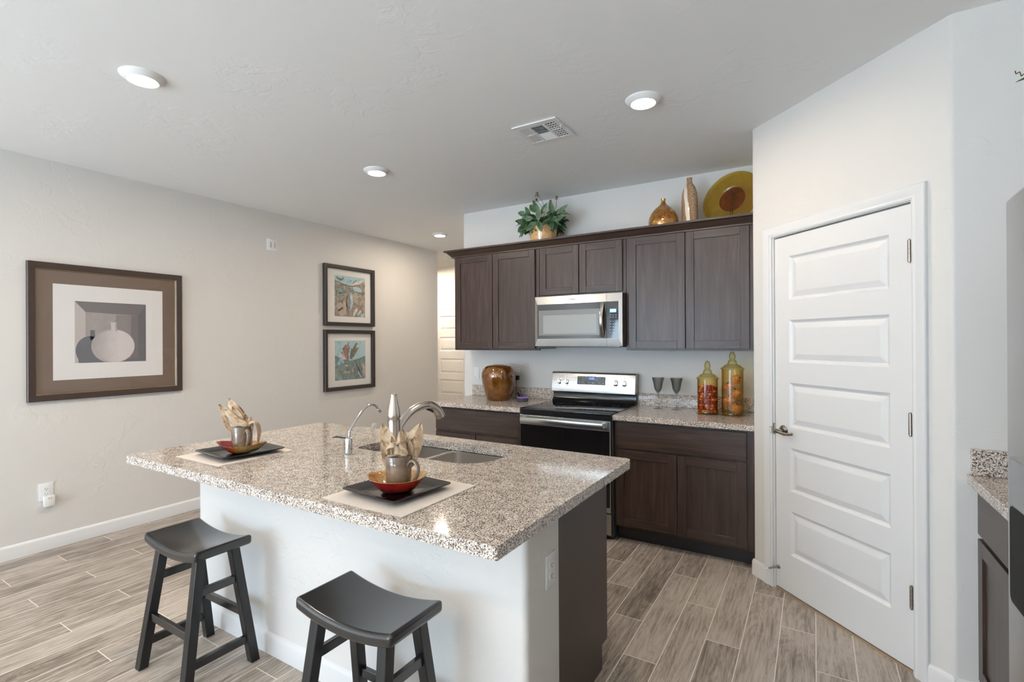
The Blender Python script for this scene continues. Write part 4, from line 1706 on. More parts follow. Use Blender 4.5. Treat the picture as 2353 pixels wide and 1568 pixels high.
c1 = (-0.333, -2.722)
b = B()
petal(b, P(c1, -0.006, 0.0, zt - 0.04), P(c1, -0.108, 0.010, zt + 0.112), CR, 0.042, 0.016)
petal(b, P(c1, 0.000, -0.006, zt - 0.04), P(c1, -0.066, -0.004, zt + 0.140), CR, 0.044, -0.014)
petal(b, P(c1, 0.006, 0.006, zt - 0.04), P(c1, -0.034, 0.024, zt + 0.102), CR, 0.038, 0.018)
petal(b, P(c1, 0.016, 0.000, zt - 0.04), P(c1, 0.016, 0.004, zt + 0.068), CR, 0.036, 0.012)
petal(b, P(c1, 0.020, -0.004, zt - 0.04), P(c1, 0.044, 0.002, zt + 0.050), CR, 0.026, -0.012)
petal(b, P(c1, -0.018, 0.008, zt - 0.035), P(c1, -0.070, 0.022, zt + 0.060), CR, 0.026, 0.012)


def droop(u, v):
    x = (u - 0.5) * 2
    s_ = v
    r = 0.030 + 0.052 * math.sin(min(1, s_ * 1.6) * PI / 2) - 0.020 * max(0, s_ - 0.5)
    z = zt + 0.006 + 0.018 * math.sin(min(1, s_ * 2.2) * PI) * (s_ < 0.46) - 0.098 * max(0, s_ - 0.36) / 0.64
    wd = 0.020 * math.sin(PI * (0.22 + 0.78 * s_)) + 0.001
    return P(c1, r + 0.006 * x * x, 0.004 + x * wd, z + 0.012 * (1 - s_) * (1 - x * x))


b.grid(droop, 9, 16)
petal(b, P(c1, 0.034, 0.016, zt + 0.006), P(c1, -0.040, 0.036, zt + 0.050), CF, 0.020, 0.014, fold=0.003)
petal(b, P(c1, -0.032, 0.012, zt + 0.004), P(c1, 0.036, 0.030, zt + 0.026), CF, 0.018, 0.012, fold=0.003)
petal(b, P(c1, 0.010, 0.010, zt - 0.02), P(c1, -0.072, 0.020, zt + 0.090), CR, 0.030, -0.014, fold=0.003)
petal(b, P(c1, 0.000, -0.012, zt - 0.03), P(c1, -0.040, -0.016, zt + 0.110), CR, 0.040, 0.010)
finish_napkin(b, 'champagne satin napkin leaning out of the left seat\'s mug, one corner drooping')

# ================================================================== KITCHEN COUNTER DECOR


def amber_vase_mat():
    a = NT('amber_mercury_glass')
    p = a.pos()
    n1 = a.noise(p, 9, 3, 0.6, 0.6)
    n2 = a.noise(p, 130, 3, 0.7)
    se = a.n('ShaderNodeSeparateXYZ')
    a.l(p, se.inputs[0])
    hi = a.ramp(a.math('ADD', n1, 0.0), [(0.30, (0.075, 0.020, 0.003)), (0.5, (0.17, 0.060, 0.008)), (0.72, (0.27, 0.125, 0.020))])
    sp = a.ramp(n2, [(0.34, (0.06, 0.02, 0.005)), (0.44, (1, 1, 1))])
    c = a.mix(0.75, hi, sp, 'MULTIPLY')
    a.b.inputs['Metallic'].default_value = 0.0
    m = a.set(c, 0.06, metal=0.35, spec=0.7, coat=0.8, coat_rough=0.02)
    return m


b = B()
vz = TZ + 0.0008
b.lathe([(0, 0), (0.104, 0), (0.110, 0.004), (0.120, 0.035), (0.137, 0.100), (0.152, 0.165), (0.1575, 0.215), (0.156, 0.248), (0.144, 0.283), (0.118, 0.307), (0.082, 0.318), (0.060, 0.320), (0.058, 0.318), (0.060, 0.312), (0.0, 0.300)], (-0.458, -0.255, vz), 56)
tag(obj('vase', b, amber_vase_mat(), smooth=60), 'big rounded amber glass vase on the counter left of the stove', 'vase')

sp_ = thing('smart_speaker', 'small charcoal puck-shaped smart speaker with a purple light ring, beside the amber vase', 'speaker', (-0.203, -0.262, TZ))
b = B()
b.lathe([(0, 0.0008), (0.046, 0.0008), (0.050, 0.004), (0.0505, 0.030), (0.0500, 0.036), (0, 0.036)], (-0.203, -0.262, TZ), 40)
M_FAB = plain('charcoal_fabric', (0.045, 0.047, 0.055), 0.8)
obj('body', b, M_FAB, sp_, smooth=40)
b = B().lathe([(0.0500, 0.0362), (0.0498, 0.0395), (0.046, 0.0405), (0.0455, 0.0362)], (-0.203, -0.262, TZ), 40)
obj('light_ring', b, emit('ring_purple', (0.30, 0.12, 0.75), 0.5), sp_, smooth=40)
b = B().lathe([(0.0453, 0.0364), (0.0453, 0.0400), (0, 0.0400)], (-0.203, -0.262, TZ), 40)
obj('top_plate', b, M_BLACK, sp_, smooth=40)

pa = thing('power_adapter', 'black power adapter plugged into the outlet behind the amber vase', 'adapter', (-0.412, -0.03, 1.103))
b = B().box(-0.437, -0.378, -0.045, -0.0100, 1.082, 1.124, 0.004, 2)
obj('housing', b, M_BLACK, pa, smooth=30)
b = B()
b.tube(sm([(-0.392, -0.046, 1.083), (-0.392, -0.050, 1.070), (-0.393, -0.046, 1.020), (-0.390, -0.062, 0.950), (-0.372, -0.100, 0.9225), (-0.330, -0.120, 0.9185), (-0.290, -0.150, 0.9185), (-0.240, -0.190, 0.9185), (-0.212, -0.209, 0.9240)], 6), 0.0026, n=8)
obj('cord', b, M_BLACK, pa)
b = B()
for k in range(4):
    o_ = 0.004 * k
    b.tube(sm([(-0.372 + o_, -0.070, 0.960 + 0.003 * k), (-0.355, -0.085 - o_, 0.972), (-0.320 - o_, -0.110, 0.950), (-0.296, -0.130 - o_, 0.926), (-0.304, -0.126, 0.9205 + 0.004 * (k % 2)), (-0.345, -0.098 + o_, 0.938), (-0.372 + o_, -0.070, 0.958 + 0.003 * k)], 6), 0.0032, n=8)
obj('cord_coil', b, M_BLACK, pa)

# ---- goblets
G_SMOKE = thin_glass('smoke_glass', (0.78, 0.78, 0.765), 1.5, 0.02, (0.30, 0.29, 0.28))
G_CLEAR = thin_glass('clear_glass', (0.93, 0.95, 0.95), 1.5, 0.02, (0.6, 0.63, 0.65))
G_AMBER = thin_glass('amber_glass', (0.97, 0.90, 0.68), 1.5, 0.02, (0.64, 0.47, 0.15))
G_LID = thin_glass('pale_olive_glass', (0.90, 0.85, 0.60), 1.5, 0.03, (0.50, 0.40, 0.12))


def goblet(x, y, label):
    g = thing('goblet', label, 'goblet', (x, y, TZ), 'smoke glass goblets on the counter')
    b = B().lathe([(0, 0.0010), (0.040, 0.0010), (0.0405, 0.0025), (0.020, 0.006), (0.006, 0.012), (0.0042, 0.025), (0.0040, 0.10), (0.0055, 0.118), (0, 0.119)], (x, y, TZ), 36)
    obj('stem', b, G_CLEAR, g, smooth=60)
    b = B().lathe([(0.0045, 0.1192), (0.010, 0.122), (0.026, 0.150), (0.0300, 0.162), (0.0375, 0.205), (0.0475, 0.244), (0.0462, 0.244), (0.0362, 0.206), (0.0288, 0.163), (0.024, 0.152), (0.004, 0.128)], (x, y, TZ), 44)
    obj('cup', b, G_SMOKE, g, smooth=60)
    return g


goblet(0.958, -0.140, 'smoke grey stemmed goblet nearer the stove, on the granite counter')
goblet(1.098, -0.135, 'smoke grey stemmed goblet nearer the jars, on the granite counter')

# ---- apothecary jars


def jar(x, y, R, hb, label, lid_scale):
    j = thing('glass_jar', label, 'jar', (x, y, TZ), 'amber apothecary jars on the counter')
    b = B()
    b.lathe([(0, 0.0010), (R + 0.008, 0.0010), (R + 0.0105, 0.004), (R + 0.008, 0.008), (R + 0.001, 0.011), (R, 0.020), (R, hb), (R - 0.0028, hb), (R - 0.0028, 0.015), (R - 0.006, 0.0125), (0, 0.0125)], (x, y, TZ), 56)
    obj('body', b, G_AMBER, j, smooth=40)
    z = hb + 0.0006
    k = lid_scale
    b = B()
    b.lathe([(R - 0.006, z), (R + 0.004, z), (R + 0.0075, z + 0.005), (R + 0.004, z + 0.012), (R * 0.93, z + 0.016), (R * 0.76, z + 0.028 * k), (R * 0.70, z + 0.034 * k), (R * 0.50, z + 0.038 * k), (R * 0.44, z + 0.050 * k),
             (R * 0.36, z + 0.066 * k), (R * 0.24, z + 0.075 * k), (R * 0.26, z + 0.080 * k), (R * 0.31, z + 0.092 * k), (R * 0.28, z + 0.110 * k), (R * 0.17, z + 0.128 * k), (0, z + 0.134 * k)], (x, y, TZ), 48)
    obj('lid', b, G_LID, j, smooth=45)
    return j


J1 = (1.345, -0.250)
J2 = (1.512, -0.250)
JR1, JR2 = 0.0710, 0.0725
jar(*J1, JR1, 0.252, 'shorter amber glass jar filled with small red and golden berries', 1.00)
jar(*J2, JR2, 0.325, 'taller amber glass jar holding large orange dried fruits', 0.95)


def fruit_mat(name, c1, c2, c3, sc=45):
    a = NT(name)
    co = a.n('ShaderNodeTexCoord').outputs['Object']
    n = a.noise(co, sc, 4, 0.6, 0.8)
    c = a.ramp(n, [(0.3, c1), (0.5, c2), (0.75, c3)])
    a.bump(n, 0.15, 0.002)
    return a.set(c, 0.35)


M_BRED = fruit_mat('red_berry', (0.16, 0.008, 0.010), (0.36, 0.022, 0.020), (0.55, 0.07, 0.03))
M_BGOLD = fruit_mat('golden_berry', (0.50, 0.15, 0.02), (0.75, 0.32, 0.05), (0.85, 0.48, 0.14))
M_POM = fruit_mat('dried_orange_fruit', (0.22, 0.085, 0.025), (0.56, 0.26, 0.095), (0.74, 0.43, 0.20), 48)
protos = {}


def berry(loc, kind, s):
    if kind not in protos:
        t = bmesh.new()
        bmesh.ops.create_icosphere(t, subdivisions=2, radius=0.0112)
        for v in t.verts:
            if v.co.z > 0.0105:
                v.co.z -= 0.002
        b = B()
        b.add(t)
        o = obj('berry', b, M_BRED if kind == 'r' else M_BGOLD, smooth=80)
        protos[kind] = o
    else:
        o = protos[kind].copy()
        COL.objects.link(o)
    o.location = loc
    o.scale = (s, s, s)
    o.rotation_euler = (random.uniform(0, 3), random.uniform(0, 3), random.uniform(0, 6))
    if kind == 'r':
        tag(o, 'small dark red berry packed in the shorter amber jar', 'berry', 'red berries in the shorter jar')
    else:
        tag(o, 'small golden berry packed in the shorter amber jar', 'berry', 'golden berries in the shorter jar')


random.seed(11)
row = 0
z = TZ + 0.0128 + 0.0112
rr = JR1 - 0.0028 - 0.0118
while z < TZ + 0.205:
    n = 16
    for k in range(n):
        th = 2 * PI * (k + 0.5 * (row % 2)) / n + random.uniform(-0.03, 0.03)
        hrel = (z - TZ) / 0.205
        g = random.random() < (0.48 - 0.36 * hrel)
        berry((J1[0] + rr * math.cos(th), J1[1] + rr * math.sin(th), z + random.uniform(-0.001, 0.001)), 'g' if g else 'r', random.uniform(0.90, 1.03))
    z += 0.0205
    row += 1
ztop = z - 0.012
for q, n in ((0.036, 9), (0.014, 4)):
    for k in range(n):
        th = 2 * PI * k / n + q * 30
        berry((J1[0] + q * math.cos(th), J1[1] + q * math.sin(th), ztop), 'g' if random.random() < 0.25 else 'r', random.uniform(0.92, 1.03))

POM = [(1.538, -0.262, 0.9665, 0.036, 'orange dried fruit at the bottom of the taller jar'),
       (1.488, -0.258, 1.0155, 0.0365, 'orange dried fruit second from the bottom of the taller jar'),
       (1.537, -0.250, 1.0680, 0.0345, 'orange dried fruit in the middle of the taller jar'),
       (1.488, -0.252, 1.1170, 0.0360, 'orange dried fruit second from the top in the taller jar'),
       (1.537, -0.246, 1.1680, 0.0345, 'darker orange dried fruit at the top of the taller jar')]
for k, (x, y, z, r, lb) in enumerate(POM):
    f_ = thing('dried_fruit', lb, 'fruit', (x, y, z), 'dried fruits in the taller jar')
    t = bmesh.new()
    bmesh.ops.create_uvsphere(t, u_segments=28, v_segments=18, radius=r)
    for v in t.verts:
        d = v.co.normalized()
        ang = math.atan2(d.y, d.x)
        v.co *= (1 + 0.035 * math.cos(5 * ang + k) * (1 - d.z * d.z) - 0.05 * max(0, d.z) ** 6)
        v.co.z *= 0.93
    b = B()
    b.add(t)
    R_ = Matrix.Translation((x, y, z)) @ Matrix.Rotation(0.9 * k + 0.4, 4, 'Z') @ Matrix.Rotation(math.radians(35 - 25 * k), 4, 'X')
    obj('skin', b.xf(R_), M_POM, f_, smooth=80)
    b = B()
    b.lathe([(0.003, 0.86 * r), (0.0055, 0.95 * r), (0.0085, 1.06 * r), (0.0065, 1.02 * r), (0.001, 0.90 * r)], n=7)
    obj('calyx', b.xf(R_), plain('dry_calyx', (0.10, 0.05, 0.02), 0.7) if 'dry_calyx' not in MATS else MATS['dry_calyx'], f_, smooth=30)

# ================================================================== DECOR ON TOP OF THE WALL CABINETS
KZ = 2.2632


def leaf(b, base, d, L, W, droop=0.3, fold=0.25, mi=0, n=6, roll=0.0):
    base, d = Vector(base), Vector(d).normalized()
    side = d.cross(Vector((0, 0, 1)))
    if side.length < 0.05:
        side = Vector((1, 0, 0))
    side.normalize()
    if roll:
        side = Matrix.Rotation(roll, 3, d) @ side
    up = side.cross(d).normalized()
    t = bmesh.new()
    mid, lf, rt = [], [], []
    for i in range(n + 1):
        s_ = i / n
        wv = W * (math.sin(PI * s_ ** 0.85) ** 0.9 if 0 < s_ < 1 else 0.0)
        c = base + d * (L * s_) + Vector((0, 0, -1)) * (droop * L * s_ * s_)
        mid.append(t.verts.new(c))
        if 0 < i < n:
            lf.append(t.verts.new(c + side * wv + up * (fold * wv)))
            rt.append(t.verts.new(c - side * wv + up * (fold * wv)))
        else:
            lf.append(None)
            rt.append(None)
    for i in range(n):
        for sd_ in (lf, rt):
            vs = [mid[i], mid[i + 1]]
            if sd_[i + 1] is not None:
                vs.append(sd_[i + 1])
            if sd_[i] is not None:
                vs.append(sd_[i])
            if len(vs) >= 3:
                t.faces.new(vs)
    b.add(t, mi)


def leaf_mat():
    a = NT('dark_green_leaf')
    n = a.noise(a.pos(), 18, 3, 0.6)
    c = a.ramp(n, [(0.3, (0.024, 0.058, 0.028)), (0.5, (0.058, 0.118, 0.055)), (0.72, (0.15, 0.22, 0.09))])
    return a.set(c, 0.42, spec=0.4)


M_LEAF = leaf_mat()
M_STEM = plain('olive_stem', (0.12, 0.12, 0.05), 0.6)
M_BUD = fruit_mat('green_brown_bud', (0.05, 0.05, 0.015), (0.12, 0.11, 0.025), (0.18, 0.15, 0.04), 200)


def pot_mat():
    a = NT('honey_glazed_pot')
    n = a.noise(a.pos(), 16, 4, 0.6, 1.0)
    c = a.ramp(n, [(0.3, (0.42, 0.22, 0.07)), (0.55, (0.62, 0.38, 0.15)), (0.8, (0.74, 0.52, 0.26))])
    return a.set(c, 0.14, coat=0.6, coat_rough=0.03)


pc = (-0.022, -0.195)
pt_ = thing('potted_plant', 'leafy green potted plant in a honey glazed pot on top of the wall cabinets', 'plant', (pc[0], pc[1], KZ))
b = B()
b.lathe([(0, 0.0005), (0.090, 0.0005), (0.094, 0.004), (0.108, 0.060), (0.120, 0.130), (0.126, 0.186), (0.127, 0.192), (0.122, 0.194), (0.118, 0.186), (0.112, 0.150), (0, 0.148)], (pc[0], pc[1], KZ), 48)
obj('pot', b, pot_mat(), pt_, smooth=60)
random.seed(21)
b = B()
sb = B()
CZ = 2.475
for k in range(40):
    th = random.uniform(0, 2 * PI)
    el = random.uniform(-0.15, 1.15)
    rl = random.uniform(0.10, 0.20)
    hub = Vector((pc[0] + 0.03 * math.cos(th), pc[1] + 0.03 * math.sin(th), CZ - 0.04))
    tipd = Vector((math.cos(th) * math.cos(el) * 1.05, math.sin(th) * math.cos(el) * 0.60, math.sin(el) * 0.62))
    tip = hub + tipd * rl + Vector((0, 0, 0.035))
    if tip.y > -0.05:
        tip.y = -0.05 - random.uniform(0, 0.03)
    sb.tube(sm([hub, hub.lerp(tip, 0.5) + Vector((0, 0, 0.02)), tip], 4), 0.0020, n=6)
    for q in range(random.randint(4, 6)):
        a_ = th + random.uniform(-1.9, 1.9)
        e_ = random.uniform(-0.75, 0.85)
        d = Vector((math.cos(a_) * math.cos(e_), math.sin(a_) * math.cos(e_) * 0.8, math.sin(e_)))
        if tip.y + d.y * 0.1 > -0.02:
            d.y = -abs(d.y)
        leaf(b, hub.lerp(tip, random.uniform(0.6, 1.0)), d, random.uniform(0.07, 0.115), random.uniform(0.018, 0.026), random.uniform(0.05, 0.40), roll=random.choice((-1, 1)) * random.uniform(0.3, 1.4))


def face_roll(d):
    """roll that turns a leaf blade's face to the room"""
    d = Vector(d).normalized()
    side = d.cross(Vector((0, 0, 1))).normalized()
    want = d.cross(Vector((0.35, -0.9, -0.1)))
    want = (want - d * want.dot(d)).normalized()
    return math.atan2(side.cross(want).dot(d), side.dot(want)) + random.uniform(-0.4, 0.4)


# leaves that make the outline
for bx3, d3, L3, W3, dr3 in (((-0.190, -0.26, 2.47), (-0.10, -0.1, -1), 0.105, 0.019, 0.0), ((-0.175, -0.25, 2.50), (-0.5, -0.2, -0.8), 0.10, 0.017, 0.1),
                             ((-0.02, -0.33, 2.475), (-0.75, -0.25, -0.62), 0.115, 0.021, 0.1), ((0.0, -0.33, 2.475), (0.42, -0.2, -0.9), 0.11, 0.021, 0.05),
                             ((0.0, -0.33, 2.475), (0.12, -0.1, 1), 0.12, 0.022, 0.0), ((0.10, -0.29, 2.50), (0.2, -0.2, -1), 0.12, 0.020, 0.0),
                             ((0.11, -0.28, 2.53), (-0.15, -0.1, 1), 0.11, 0.021, 0.0), ((0.15, -0.28, 2.53), (0.9, -0.1, 0.45), 0.13, 0.016, 0.0),
                             ((0.16, -0.28, 2.53), (1, -0.05, 0.0), 0.125, 0.014, 0.25), ((0.11, -0.28, 2.475), (1, -0.1, 0.22), 0.125, 0.021, 0.05),
                             ((-0.15, -0.26, 2.56), (-0.9, -0.1, 0.45), 0.10, 0.022, 0.1), ((-0.14, -0.26, 2.51), (-1, -0.1, 0.05), 0.115, 0.020, 0.0),
                             ((-0.11, -0.27, 2.545), (-0.45, -0.1, 0.85), 0.10, 0.020, 0.0), ((-0.03, -0.28, 2.555), (-0.3, -0.1, 1), 0.115, 0.021, 0.0),
                             ((-0.05, -0.28, 2.565), (-0.6, 0.0, 0.8), 0.10, 0.026, 0.0), ((-0.10, -0.30, 2.475), (0.35, -0.2, -0.9), 0.10, 0.016, 0.1),
                             ((0.01, -0.30, 2.54), (0.6, -0.1, 0.75), 0.11, 0.018, 0.0), ((-0.05, -0.31, 2.50), (-0.8, -0.2, 0.25), 0.12, 0.021, 0.1)):
    leaf(b, bx3, d3, L3, W3 * 1.15, dr3, 0.2, roll=face_roll(d3))
fo = obj('foliage', b, M_LEAF, pt_, smooth=60, recalc=False)
heads = [(-0.018, -0.315, 2.716, 0.0125), (0.138, -0.255, 2.676, 0.0105), (-0.052, -0.262, 2.682, 0.0105), (-0.082, -0.262, 2.668, 0.0115), (0.082, -0.262, 2.650, 0.0110)]
for x, y, z, r in heads:
    root = Vector((pc[0] + (x - pc[0]) * 0.35 + 0.02, pc[1], 2.50))
    sb.tube(sm([root, Vector((x * 0.7 + 0.02, (y + pc[1]) / 2, z - 0.07)), (x, y, z - r)], 5), 0.0018, n=6)
    fb = B()
    fb.ball((x, y, z), r, 2, scale=(1, 1, 1.15))
    for k in range(7):
        a_ = 2 * PI * k / 7
        leaf(fb, (x + 0.6 * r * math.cos(a_), y + 0.6 * r * math.sin(a_), z - r * 0.8), (math.cos(a_), math.sin(a_), -0.55), r * 1.8, r * 0.28, 0.2)
    obj('flower_head', fb, M_BUD, pt_, smooth=60, recalc=False)
obj('stems', sb, M_STEM, pt_, smooth=60)


def crackle_gold():
    a = NT('crackled_gold')
    p = a.pos()
    n1 = a.noise(p, 12, 4, 0.6, 1.2)
    n2 = a.noise(p, 13, 4, 0.65, 2.2)
    c = a.ramp(n1, [(0.3, (0.24, 0.085, 0.012)), (0.5, (0.40, 0.17, 0.03)), (0.58, (0.55, 0.28, 0.07)), (0.66, (0.52, 0.47, 0.29))])
    cr = a.ramp(a.math('ABSOLUTE', a.math('SUBTRACT', n2, 0.5)), [(0.0, (0.02, 0.012, 0.006)), (0.030, (1, 1, 1))])
    c = a.mix(0.9, c, cr, 'MULTIPLY')
    return a.set(c, 0.16, metal=0.45, coat=0.5, coat_rough=0.03)


b = B()
b.lathe([(0, 0.0005), (0.070, 0.0005), (0.090, 0.012), (0.1075, 0.050), (0.113, 0.090), (0.108, 0.128), (0.092, 0.166), (0.066, 0.198), (0.040, 0.220), (0.023, 0.236), (0.0165, 0.248), (0.0155, 0.262), (0.019, 0.276), (0.016, 0.277), (0.013, 0.262), (0, 0.255)], (1.022, -0.200, KZ), 56)
tag(obj('vase', b, crackle_gold(), smooth=60), 'round golden bottle-necked vase with dark crackle lines on the wall cabinets', 'vase')


def striped_vase():
    a = NT('speckled_brown_vase')
    co = a.n('ShaderNodeTexCoord').outputs['Object']
    n1 = a.noise(co, 120, 3, 0.7)
    n2 = a.noise(co, 14, 3, 0.6)
    se = a.n('ShaderNodeSeparateXYZ')
    a.l(co, se.inputs[0])
    c = a.ramp(n1, [(0.34, (0.22, 0.105, 0.04)), (0.50, (0.38, 0.25, 0.145)), (0.66, (0.56, 0.45, 0.34))])
    # broad warm brown streaks
    sx_ = a.math('ADD', se.outputs[0], a.math('MULTIPLY', se.outputs[2], 0.09))
    q = a.math('ADD', a.math('MULTIPLY_ADD', sx_, 8.0, 0.42), a.math('MULTIPLY', a.math('SUBTRACT', n2, 0.5), 0.16))
    st_ = a.ramp(q, [(0.06, (0, 0, 0)), (0.20, (1, 1, 1)), (0.38, (0.5, 0.5, 0.5)), (0.66, (1, 1, 1)), (0.80, (0, 0, 0))])
    c = a.mix(a.math('MULTIPLY', st_, a.math('MULTIPLY_ADD', n1, 1.1, 0.15)), c, (0.24, 0.105, 0.028))
    wh = a.ramp(q, [(0.35, (0, 0, 0)), (0.39, (1, 1, 1)), (0.55, (1, 1, 1)), (0.60, (0, 0, 0))])
    c = a.mix(a.math('MULTIPLY', wh, a.math('LESS_THAN', se.outputs[1], 0.0)), c, (0.76, 0.68, 0.57))
    return a.set(c, 0.18, coat=0.5, coat_rough=0.04)


b = B()
b.lathe([(0, 0.0005), (0.050, 0.0005), (0.054, 0.006), (0.058, 0.060), (0.0590, 0.150), (0.0585, 0.230), (0.054, 0.285), (0.044, 0.325), (0.030, 0.350), (0.0215, 0.364), (0.0195, 0.380), (0.0195, 0.396), (0.0215, 0.402), (0.018, 0.403), (0.016, 0.390), (0, 0.38)], (0, 0, 0), 48)
o = obj('vase', b, striped_vase(), smooth=60)
o.location = (1.217, -0.205, KZ)
tag(o, 'tall slender brown speckled vase with a cream stripe on the wall cabinets', 'vase')

# amber glass platter leaning on a black wire stand
PL = Matrix.Translation((1.483, -0.165, KZ + 0.018)) @ Matrix.Rotation(math.radians(-17), 4, 'Z') @ Matrix.Rotation(math.radians(-16), 4, 'X') @ Matrix.Translation((0, 0, 0.212))
MP = PL @ Matrix.Rotation(PI / 2, 4, 'X')     # plate axis +Z -> towards the room
plt = thing('glass_platter', 'large round amber glass platter standing upright on the wall cabinets by the pantry', 'platter', (1.494, -0.16, KZ))


def platter_glass(name, ta, tb, ctr=(0, 0, 0), rings=900.0):
    a = NT(name)
    tr = a.n('ShaderNodeBsdfTransparent')
    gl = a.n('ShaderNodeBsdfGlossy')
    gl.inputs['Roughness'].default_value = 0.05
    df = a.n('ShaderNodeBsdfDiffuse')
    df.inputs['Color'].default_value = (tb[0], tb[1], tb[2], 1)
    co = a.n('ShaderNodeTexCoord').outputs['Object']
    n = a.noise(co, 7, 3, 0.5, 1.5)
    ln = a.n('ShaderNodeVectorMath', operation='DISTANCE')
    a.l(co, ln.inputs[0])
    ln.inputs[1].default_value = ctr
    rg_ = a.math('SINE', a.math('ADD', a.math('MULTIPLY', ln.outputs['Value'], rings), a.math('MULTIPLY', n, 12.0)))
    c = a.mix(a.math('MULTIPLY_ADD', rg_, 0.22, a.math('MULTIPLY_ADD', n, 0.7, 0.15)), ta, tb)
    a.l(c, tr.inputs['Color'])
    m1 = a.n('ShaderNodeMixShader')
    m1.inputs[0].default_value = 0.09
    a.l(tr.outputs[0], m1.inputs[1])
    a.l(df.outputs[0], m1.inputs[2])
    m2 = a.n('ShaderNodeMixShader')
    a.l(front_fresnel(a, 1.5), m2.inputs[0])
    a.l(m1.outputs[0], m2.inputs[1])
    a.l(gl.outputs[0], m2.inputs[2])
    a.l(m2.outputs[0], a.out.inputs['Surface'])
    return a.m


b = B()
prof = [(0.0955, 0.004), (0.104, 0.010)]
for k in range(15):
    r = 0.109 + k * 0.0067
    prof.append((r, 0.012 + 0.014 * (k / 14) + (0.0016 if k % 2 else 0)))
prof += [(0.210, 0.029), (0.212, 0.026)]
prof += [(0.207, 0.022), (0.109, 0.006), (0.0955, 0.000)]
b.lathe(prof, n=72)
obj('rim', b.xf(MP), platter_glass('amber_platter_glass', (0.90, 0.79, 0.36), (0.62, 0.49, 0.13), tuple(MP.translation - Vector((1.494, -0.16, KZ)))), plt, smooth=30)
b = B()
b.lathe([(0, 0.001), (0.085, 0.001), (0.095, 0.005), (0.095, 0.001), (0.085, -0.003), (0, -0.003)], n=56)
obj('well', b.xf(MP), platter_glass('brown_platter_glass', (0.70, 0.36, 0.11), (0.46, 0.20, 0.05), tuple(MP.translation - Vector((1.494, -0.16, KZ))), 20.0), plt, smooth=30)
sdm = thing('plate_stand', 'black scrolled wire stand holding up the amber glass platter', 'stand', (1.494, -0.13, KZ))
M_WIRE = plain('black_iron_wire', (0.012, 0.010, 0.009), 0.45)
b = B()
for s_ in (-1, 1):
    pts = [(s_ * 0.007, 0.016, -0.190), (s_ * 0.008, 0.014, -0.10), (s_ * 0.008, 0.013, 0.0), (s_ * 0.008, 0.013, 0.060)]
    pts += [(s_ * (0.020 - 0.012 * math.cos(a_)), 0.013, 0.066 + 0.012 * math.sin(a_)) for a_ in [0.3 * i for i in range(18)]]
    b.tube(sm(pts, 3), 0.0033, n=8)
for zz in (-0.14, -0.09, -0.04, 0.01, 0.05):
    b.tube([(-0.009, 0.0135, zz), (0.009, 0.0135, zz)], 0.0032, n=8)
obj('easel_back', b.xf(PL), M_WIRE, sdm)
b = B()
for s_ in (-1, 1):
    b.tube(sm([(s_ * 0.007, 0.020, -0.190), (s_ * 0.035, 0.012, -0.214), (s_ * 0.055, -0.010, -0.2185), (s_ * 0.060, -0.045, -0.214), (s_ * 0.060, -0.054, -0.198)], 5), 0.0032, n=8)
b.tube(sm([(0, 0.018, -0.09), (0, 0.050, -0.14), (0, 0.068, -0.188)], 5), 0.0032, n=8)
obj('easel_foot', b.xf(PL), M_WIRE, sdm)

# ---- plant on the fridge, only its leaf tips reach into the photo
fp = thing('trailing_plant', 'green trailing plant on top of the fridge, only a leaf tip showing', 'plant', (2.75, -2.62, 1.7725))
b = B().lathe([(0, 0.0005), (0.060, 0.0005), (0.078, 0.11), (0.080, 0.12), (0.074, 0.12), (0.070, 0.10), (0, 0.098)], (2.75, -2.62, 1.7725), 32)
obj('pot', b, plain('terracotta_pot', (0.40, 0.20, 0.11), 0.6), fp, smooth=50)
b = B()
sb = B()
for tip in ((2.475, -2.405, 2.082), (2.62, -2.50, 2.10), (2.80, -2.50, 2.14), (2.90, -2.70, 2.08), (2.70, -2.80, 2.10)):
    tip = Vector(tip)
    hub = Vector((2.75, -2.62, 1.87))
    sb.tube(sm([hub, hub.lerp(tip, 0.5) + Vector((0, 0, 0.07)), tip], 5), 0.0025, n=6)
    for q in range(2 if tip.x < 2.5 else 5):
        leaf(b, hub.lerp(tip, 0.45 + 0.13 * q) + Vector((0, 0, 0.05 * (1 - q / 5))), (tip - hub) + Vector((random.uniform(-.2, .2), random.uniform(-.2, .2), random.uniform(-.1, .2))), 0.07, 0.017, 0.1)
leaf(b, (2.475, -2.405, 2.084), (-1, 0.05, -0.12), 0.040, 0.010, 0.05)
sb.tube(sm([(2.462, -2.405, 2.084), (2.452, -2.404, 2.094), (2.447, -2.404, 2.090), (2.444, -2.404, 2.101), (2.438, -2.404, 2.098), (2.436, -2.404, 2.106)], 4), 0.0012, n=6)
obj('foliage', b, M_LEAF, fp, smooth=60, recalc=False)
obj('stems', sb, plain('brown_tendril', (0.08, 0.04, 0.02), 0.6), fp, smooth=60)

# ================================================================== PICTURES ON THE LEFT WALL
G_PIC = thin_glass('picture_glass', (0.97, 0.97, 0.97), 1.45, 0.0)


